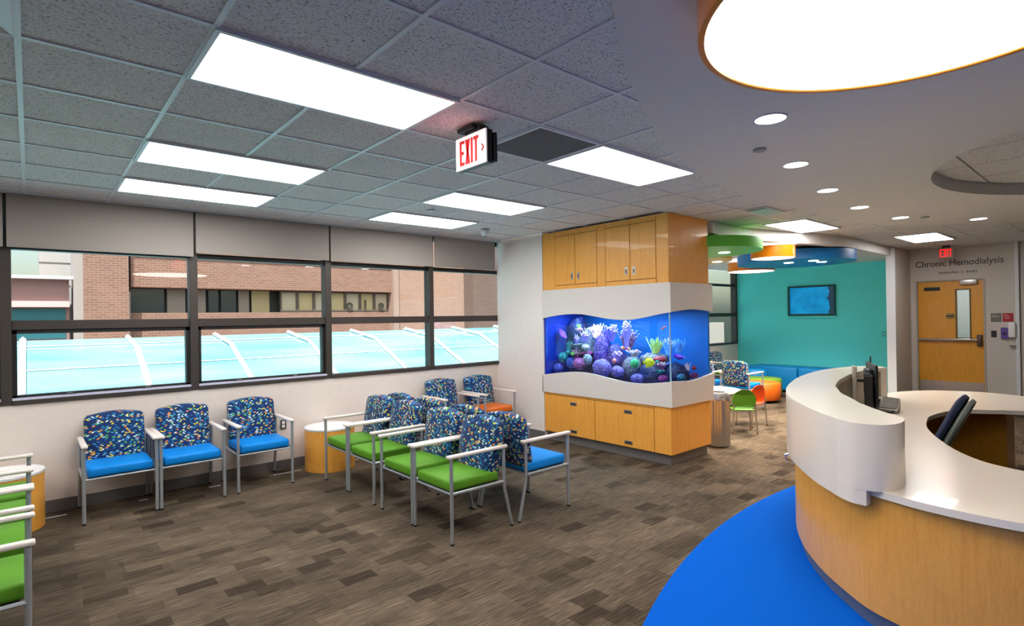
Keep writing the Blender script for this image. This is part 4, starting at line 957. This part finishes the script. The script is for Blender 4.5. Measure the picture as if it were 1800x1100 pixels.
def ottoman(label, x, y, r, h, mt, a0=0, a1=2 * PI):
    t = thing('ottoman', label, 'ottoman', (x, y, 0))
    s = BM(); lathe(s, [(r - .02, .05), (r, .07), (r + .006, h * .5), (r, h - .03), (r - .03, h - .005), (.01, h)], 48); obj('cushion', s, mt, t, True, angle=60)
    for k in range(4):
        a = PI / 4 + k * PI / 2; s = BM(); cyl(s, (r - .08) * math.cos(a), (r - .08) * math.sin(a), 0, .052, .02, 10); obj('foot', s, black, t)
ottoman('orange round ottoman in front of the green one', 11.12, 5.16, .36, .40, mat('orange_uph', (.86, .40, .03), .5))
ottoman('lime green round ottoman behind the orange one', 11.85, 5.47, .38, .40, mat('green_uph', (.44, .60, .12), .5))
bl = mat('blue_uph', (.0, .52, .80), .5)
ottoman('bright blue round ottoman against the blue benches', 12.40, 5.90, .26, .53, bl)
def bench(label, y0, y1):
    t = thing('bench', label, 'bench', (13.03, (y0 + y1) / 2, 0), 0, 'blue benches along the teal wall'); h = (y1 - y0) / 2
    s = BM(); box(s, -.33, .33, -h, h, .05, .56, .03, 3); obj('cushion', s, bl, t, True, angle=60)
    s = BM(); box(s, -.28, .3, -h + .05, h - .05, 0, .05); obj('base', s, black, t)
bench('blue upholstered bench left part along the teal wall', 5.10, 6.25)
bench('blue upholstered bench right part along the teal wall', 3.85, 5.08)
# television in a niche
t = thing('wall_television', 'recessed television on the teal wall showing a blue picture', 'television', (FX1 - .01, 5.03, 1.70))
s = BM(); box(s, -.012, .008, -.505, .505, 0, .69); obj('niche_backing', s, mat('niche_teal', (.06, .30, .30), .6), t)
s = BM()
for a in ((-.505, .505, .65, .69), (-.505, .505, 0, .05), (.46, .505, .05, .65), (-.505, -.47, .05, .65)): box(s, -.05, -.012, a[0], a[1], a[2], a[3])
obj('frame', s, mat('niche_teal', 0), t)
def tv_screen():
    k = NT('tv_picture'); c = k.n('TexCoord'); sp = k.n('SeparateXYZ'); k.l(c.outputs['Object'], sp.inputs[0])
    nz = k.n('TexNoise'); nz.inputs['Scale'].default_value = 6; k.l(c.outputs['Object'], nz.inputs['Vector'])
    bgc = k.ramp(nz.outputs[0], [(.3, lin((.0, .42, .62))), (.7, lin((.02, .52, .72)))])
    ad = k.n('Math', operation='ADD'); mu = k.n('Math', operation='MULTIPLY'); mu.inputs[1].default_value = .18; k.l(nz.outputs[0], mu.inputs[0]); k.l(sp.outputs[1], ad.inputs[0]); k.l(mu.outputs[0], ad.inputs[1])
    lt = k.n('Math', operation='LESS_THAN'); lt.inputs[1].default_value = -.28; k.l(ad.outputs[0], lt.inputs[0])
    col = k.mix(lt.outputs[0], bgc, lin((.10, .20, .26)))
    k.b.inputs['Base Color'].default_value = (0, 0, 0, 1); k.b.inputs['Roughness'].default_value = .2
    k.l(col, k.b.inputs['Emission Color']); k.b.inputs['Emission Strength'].default_value = .4; return k.m
s = BM(); box(s, -.018, -.0125, -.47, .46, .05, .65); obj('screen', s, tv_screen(), t)
s = BM(); box(s, -.06, .008, -.53, .53, -.035, -.002, .003); obj('shelf', s, teal_wall, t)
# generic figures shown on the screen (flat picture content)
def flat(name, P, mt, par, x):
    s = BM(); a = [s.verts.new((x, y, z)) for y, z in P]; b = [s.verts.new((x + .001, y, z)) for y, z in P]; s.faces.new(a); s.faces.new(b[::-1])
    for i in range(len(P)): s.faces.new((a[i], b[i], b[(i + 1) % len(P)], a[(i + 1) % len(P)]))
    obj(name, s, mt, par)
# switch on teal wall
t = thing('wall_switch', 'small teal light switch plate near the right end of the teal wall', 'switch', (FX1 - .001, 3.63, 1.31))
s = BM(); box(s, -.008, 0, -.035, .035, -.055, .055, .003); obj('plate', s, mat('switch_teal', (.25, .78, .76), .5), t)
s = BM(); box(s, -.012, -.007, -.01, .01, -.02, .02, .002); obj('rocker', s, trim_white, t)

# ------------------------------------------------------------------ corridor door and signs
dr = sroot('door_1')
s = BM(); box(s, DX - .012, DX + .12, 2.958, 2.988, 0, 2.355, .003); box(s, DX - .012, DX + .12, 1.945, 1.972, 0, 2.355, .003); box(s, DX - .012, DX + .12, 1.972, 2.958, 2.328, 2.355, .003); obj('door_frame', s, mat('frame_taupe', (.68, .65, .61), .5), dr)
s = BM()
ya, yb = 1.976, 2.954; gy0, gy1, gz0, gz1 = 2.172, 2.357, 1.265, 2.15
for a in ((ya, gy0, 0.01, 2.326), (gy1, yb, .01, 2.326), (gy0, gy1, .01, gz0), (gy0, gy1, gz1, 2.326)): box(s, DX + .02, DX + .065, *a)
dl = obj('door_leaf', s, maple_deep, dr)
s = BM(); f = .022
for a in ((gy0 - f, gy0, gz0 - f, gz1 + f), (gy1, gy1 + f, gz0 - f, gz1 + f), (gy0, gy1, gz0 - f, gz0), (gy0, gy1, gz1, gz1 + f)): box(s, DX + .008, DX + .02, *a)
obj('vision_frame', s, mat('vision_frame', (.42, .32, .14), .5), dl)
s = BM(); box(s, DX + .04, DX + .045, gy0, gy1, gz0, gz1); obj('vision_pane', s, win_glass, dl)
s = BM(); box(s, DX + .012, DX + .0195, ya + .01, yb - .01, .02, .44); obj('kick_plate', s, steel, dr)
s = BM(); tube(s, [(DX - .03, 2.945, 1.225), (DX - .03, 2.06, 1.225)], .022, 10); obj('push_bar', s, steel, dr, True)
s = BM(); box(s, DX - .045, DX + .02, 1.995, 2.07, 1.115, 1.325, .008, 2); obj('latch_case', s, mat('latch_bronze', (.35, .29, .25), .4, metal=.6), dr, True)
s = BM(); box(s, DX - .06, DX + .012, 2.045, 2.30, 2.25, 2.335, .008, 2); obj('door_closer', s, steel, dr, True)
s = BM(); box(s, DX + .008, DX + .0195, 2.607, 2.856, 2.155, 2.222, .003); obj('black_plate', s, black, dr)
s = BM(); lathe(s, [(.075, -.002), (.075, .002)], 24)
for v in s.verts: v.co = Vector((DX + .017 + v.co.z, 2.457 + v.co.x, 1.665 + v.co.y))
obj('round_sticker', s, mat('sticker_yellow', (.80, .62, .20), .5), dr)
s = BM()
for z, h in ((1.705, .006), (1.68, .004), (1.662, .012), (1.63, .005)): box(s, DX + .0125, DX + .0145, 2.457 - .06, 2.457 + .06, z - h, z + h)
obj('sticker_lines', s, dark_grey, dr)
# room beyond the door pane
bm = BM(); box(bm, 15.6, 15.7, 0, 4.5, 0, 3.2); struct('wall_corridor', bm, white_wall)
L = D.lights.new('corridor_light', 'POINT'); L.energy = 14; L.color = (.9, .97, 1); L.shadow_soft_size = .3
lo = D.objects.new('corridor_light', L); COL.objects.link(lo); lo.location = (14.3, 2.3, 2.6)
def wtext(body, y_left, zbase, width, height, mt, nm, parent, x=DX - .004, depth=.004):
    me = text_mesh(body, .2, .001, .003); xs = [v.co.x for v in me.vertices]; ys = [v.co.y for v in me.vertices]
    x0, x1, y0, y1 = min(xs), max(xs), min(ys), max(ys)
    for v in me.vertices:
        a = (v.co.x - x0) / (x1 - x0); b = (v.co.y - y0) / (y1 - y0); d = v.co.z * 2
        v.co = (x + d, y_left - a * width, zbase + b * height)
    return obj(nm, me, mt, parent)
letter_m = mat('letter_grey', (.36, .33, .29), .5)
o = wtext('Chronic Hemodialysis', 2.98, 2.575, 1.30, .155, letter_m, 'wall_lettering', None); tag(o, 'grey Chronic Hemodialysis lettering on the wall above the wooden door', 'lettering')
bm = BM()
for k in range(17):
    if k in (9, 11): continue
    y = 2.61 - k * .0335; box(bm, DX - .004, DX - .0005, y - .024, y, 2.47, 2.50 + (.012 if k % 3 == 0 else 0))
o = obj('small_lettering', bm, mat('letter_faint', (.46, .43, .39), .5)); tag(o, 'small illegible second line of grey lettering above the wooden door', 'lettering')
# far exit sign
t = thing('exit_sign', 'red glowing EXIT sign hanging in front of the wall lettering', 'exit sign', (12.55, 2.40, 2.72))
s = BM(); box(s, 0, .03, -.115, .115, 0, .19, .003); obj('housing', s, mat('sign_grey', (.5, .45, .42), .5), t)
s = BM(); box(s, .0, .03, -.05, .06, .19, .235, .003); obj('canopy', s, black, t)
exit_letters(0, .098, .028, .14, .046, .016, .009, mat('exit_red', (1, .06, .06), .4, emit=.55), t)
# wall signs and devices
def plate_thing(name, label, cat, yc, zc, w_, h_, d_, mt, det=None):
    t = thing(name, label, cat, (DX - .0005, yc, zc)); s = BM(); box(s, -d_, 0, -w_ / 2, w_ / 2, -h_ / 2, h_ / 2, .003); obj('plate', s, mt, t)
    if det: det(t, d_)
    return t
def lines(mt, rows):
    def f(t, d_):
        s = BM()
        for (z, y0, y1, h) in rows: box(s, -d_ - .001, -d_ + .0005, y0, y1, z - h / 2, z + h / 2)
        obj('print_lines', s, mt, t)
    return f
plate_thing('room_sign', 'grey room sign beside the wooden door', 'sign', 1.80, 1.635, .145, .155, .006, mat('sign_taupe', (.42, .41, .37), .5), lines(mat('sign_print', (.72, .72, .70), .5), [(.018, -.045, .062, .016), (.055, -.01, .06, .006)]))
plate_thing('notice_sign', 'red notice sign right of the grey room sign', 'sign', 1.64, 1.635, .145, .155, .006, red, lines(mat('sign_pink', (.85, .55, .52), .5), [(.055, 0, .06, .007), (.037, -.005, .06, .007), (.018, -.03, .06, .007), (-.002, -.03, .06, .007), (-.018, -.025, .05, .007)]))
plate_thing('wall_switch', 'black switch plate beside the wooden door', 'switch', 1.835, 1.34, .072, .115, .01, black, lines(dark_grey, [(0, -.015, .015, .05)]))
t = plate_thing('glove_box', 'purple dispenser box mounted on the wall under the red sign', 'dispenser', 1.68, 1.358, .105, .195, .06, mat('purple_box', (.36, .28, .60), .5))
s = BM(); lathe(s, [(.028, 0), (.03, .002)], 20)
for v in s.verts: v.co = Vector((-.061 - v.co.z, v.co.x, v.co.y - .01))
obj('opening', s, mat('purple_dark', (.16, .12, .34), .5), t)
t = thing('soap_dispenser', 'white hand sanitizer dispenser with drip tray at the right end of the door wall', 'dispenser', (DX - .0005, 1.575, 1.28))
s = BM(); box(s, -.10, 0, -.045, .055, 0, .27, .02, 3); obj('housing', s, laminate, t, True)
s = BM(); box(s, -.10, 0, -.04, .05, -.145, -.135, .002); obj('drip_tray', s, mat('tray_dark', (.55, .5, .45), .4), t)

# ------------------------------------------------------------------ outside
cyan_glass = NT('canopy_glass'); k = cyan_glass
k.b.inputs['Base Color'].default_value = lin((.70, .95, .96)); k.b.inputs['Roughness'].default_value = .08; k.b.inputs['Specular IOR Level'].default_value = .5
k.b.inputs['Coat Weight'].default_value = .3; k.b.inputs['Coat Roughness'].default_value = .03
v = k.coord((.25, 1.4, 1.4)); nz = k.n('TexNoise'); nz.inputs['Scale'].default_value = 1.5; k.l(v, nz.inputs['Vector'])
k.l(k.ramp(nz.outputs[0], [(.3, lin((.38, .66, .70))), (.7, lin((.56, .80, .82)))]), k.b.inputs['Base Color'])
SK = thing('skylight_canopy', 'turquoise glazed skylight canopy with white bent ribs outside the windows', 'skylight', (5, 12.7, 0))
prof = [(12.72, 1.49), (11.45, 1.315), (10.2, .755), (8.75, 0.0)]
for i in range(-6, 9):
    xa, xb = i * 1.492 - .10, (i + 1) * 1.492 - .10
    for (y0, z0), (y1, z1) in zip(prof, prof[1:]):
        s = BM(); P = [(xa, y0, z0), (xb, y0, z0), (xb, y1, z1), (xa, y1, z1)]
        a = [s.verts.new((x - 5, y - 12.7, z)) for x, y, z in P]; b = [s.verts.new((x - 5, y - 12.7, z - .02)) for x, y, z in P]
        s.faces.new(a); s.faces.new(b[::-1])
        for q in range(4): s.faces.new((a[q], b[q], b[(q + 1) % 4], a[(q + 1) % 4]))
        obj('glass_panel', s, cyan_glass.m, SK)
    s = BM(); tube(s, [(xa - 5, y - 12.7, z + .03) for y, z in prof], .045, 4); obj('rib', s, trim_white, SK)
s = BM()
for yy, zz in ((12.0, 1.395), (10.9, 1.07), (9.7, .505), (9.2, .255)): tube(s, [(-14, yy - 12.7, zz + .012), (8.5, yy - 12.7, zz + .012)], .012, 4)
obj('purlin', s, trim_white, SK)
bm = BM(); box(bm, -60, 80, 7.0, 90, -4.2, -4.0); struct('ground', bm, mat('roof_gravel', (.55, .52, .50), .9))
bm = BM(); box(bm, -14, 24, 7.02, 8.75, -.35, -.15); struct('added_bounce_slab', bm, mat('bounce_white', (.92, .92, .92), .8))  # unseen white slab added to bounce sunlight up onto the ceiling
bm = BM(); box(bm, -14, 24, 12.8, 13.1, -4, 1.42); struct('outer_parapet', bm, mat('parapet', (.62, .60, .58), .8))
B1 = thing('brick_building', 'long brick building with a strip of windows across the courtyard', 'building', (8, 24, -4))
def bb(name, x0, x1, y0, y1, z0, z1, mt, par=B1):
    s = BM(); box(s, x0 - 8, x1 - 8, y0 - 24, y1 - 24, z0 + 4, z1 + 4); return obj(name, s, mt, par)
bb('lower_wall', 2.7, 13.0, 24, 25, -4, 2.15, brick); bb('upper_wall', 2.7, 13.0, 23.7, 25, 3.07, 9, brick)
bb('band_course', 2.7, 13.0, 23.66, 23.7, 4.18, 4.30, mat('stone_band', (.74, .62, .54), .8))
bb('recess_wall', 2.7, 13.0, 24.6, 25, 2.15, 3.07, mat('dark_window', (.20, .22, .24), .4))
yb_ = mat('yellow_blind', (.66, .62, .47), .6); gb_ = mat('grey_blind', (.52, .49, .46), .6); dk_ = mat('dark_pane', (.22, .26, .27), .15)
xs = [2.75, 3.9, 4.6, 5.3, 5.75, 6.4, 6.9, 7.7]
ms = [dk_, gb_, gb_, dk_, dk_, gb_, yb_]
for (a, b, mm) in zip(xs, xs[1:], ms):
    w_ = bb('window', a, b - .1, 24.3, 24.36, 2.15, 3.05, mm)
for q in range(7):
    a = 7.95 + q * .72
    f = BM(); 
    for r_ in ((a, a + .06, 2.17, 3.05), (a + .66, a + .72, 2.17, 3.05), (a + .06, a + .66, 2.17, 2.23), (a + .06, a + .66, 2.99, 3.05)): box(f, r_[0] - 8, r_[1] - 8, .0, .12, r_[2] + 4, r_[3] + 4)
    w_ = obj('window', f, mat('bldg_frame', (.32, .28, .26), .6), B1)
    s = BM(); box(s, a + .06 - 8, a + .66 - 8, .06, .09, 6.23, 6.99); obj('pane', s, yb_ if q % 2 else mat('cream_blind', (.66, .63, .55), .6), w_)
def hoop(cx, cz, r, th, y):
    s = BM(); P = [(cx + r * .75 * math.cos(a * PI / 12), y, cz + r * math.sin(a * PI / 12)) for a in range(25)]; tube(s, P, th, 6); return s
t = thing('window_lettering', 'mirrored letters painted as a reflection of indoor lettering over the far windows', 'lettering', (11.8, 23.95, 2.6), 0)  # no real window lettering, shapes stand in for a reflection
let = mat('letter_reflection', (.22, .22, .18), .6)  # dark mirrored letters, the glass reflection of an indoor sign built as shapes
for body, x_ in (('o', -.62), ('l', .05), ('e', .95)):
    me = text_mesh(body, .62, .01, .012)
    for v in me.vertices: v.co = (-v.co.x + x_, v.co.z, v.co.y - .32)
    obj('letter', me, let, t)
B2 = thing('brick_tower', 'narrow brick stair tower left across the courtyard', 'building', (2, 23.5, -4))
s = BM(); box(s, -.64, .62, 0, 1.4, 0, 13); obj('wall', s, brick, B2)
s = BM(); box(s, -.9, -.64, .2, 1.4, 0, 13); obj('side_pier', s, mat('pier_grey', (.60, .58, .57), .8), B2)
s = BM(); box(s, .62, .695, .3, 1.4, 0, 6.9); obj('corner_post', s, mat('corner_stone', (.74, .68, .62), .8), B2)
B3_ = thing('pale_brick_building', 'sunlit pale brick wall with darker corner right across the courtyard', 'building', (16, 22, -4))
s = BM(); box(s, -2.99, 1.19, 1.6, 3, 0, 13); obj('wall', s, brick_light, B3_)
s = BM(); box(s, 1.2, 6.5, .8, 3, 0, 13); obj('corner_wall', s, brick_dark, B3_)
s = BM(); box(s, -2.99, -2.7, 1.5, 1.6, 0, 13); obj('downpipe_strip', s, mat('strip_grey', (.6, .52, .48), .7), B3_)
B4 = thing('grey_block', 'tall grey panelled block left of the brick tower', 'building', (.62, 28.3, -4))
s = BM(); box(s, -.35, .75, 0, 3, 0, 9.6); obj('wall', s, mat('block_grey', (.66, .66, .66), .7), B4)
for z in (7.3, 8.2): s = BM(); box(s, -.36, .6, -.02, 0, z, z + .03); obj('joint', s, base_grey, B4)
B5 = thing('low_plum_building', 'low plum coloured building with a curved canopy at the far left', 'building', (-1.5, 24, -4))
s = BM(); box(s, -8, 2.5, 0, 4, 0, 7.35); obj('wall', s, mat('plum_wall', (.52, .42, .42), .7), B5)
s = BM(); box(s, -8.1, 2.6, -.3, .2, 7.28, 7.38); obj('roof_edge', s, trim_white, B5)
s = BM(); box(s, -8, 2.5, -.25, 0, 6.35, 6.55); obj('canopy', s, mat('canopy_pink', (.80, .68, .68), .6), B5)
for q in range(6): s = BM(); box(s, -7.6 + q * 1.7, -6.1 + q * 1.7, -.02, 0, 5.3, 6.3); w_ = obj('window', s, mat('teal_pane', (.20, .42, .46), .12), B5)
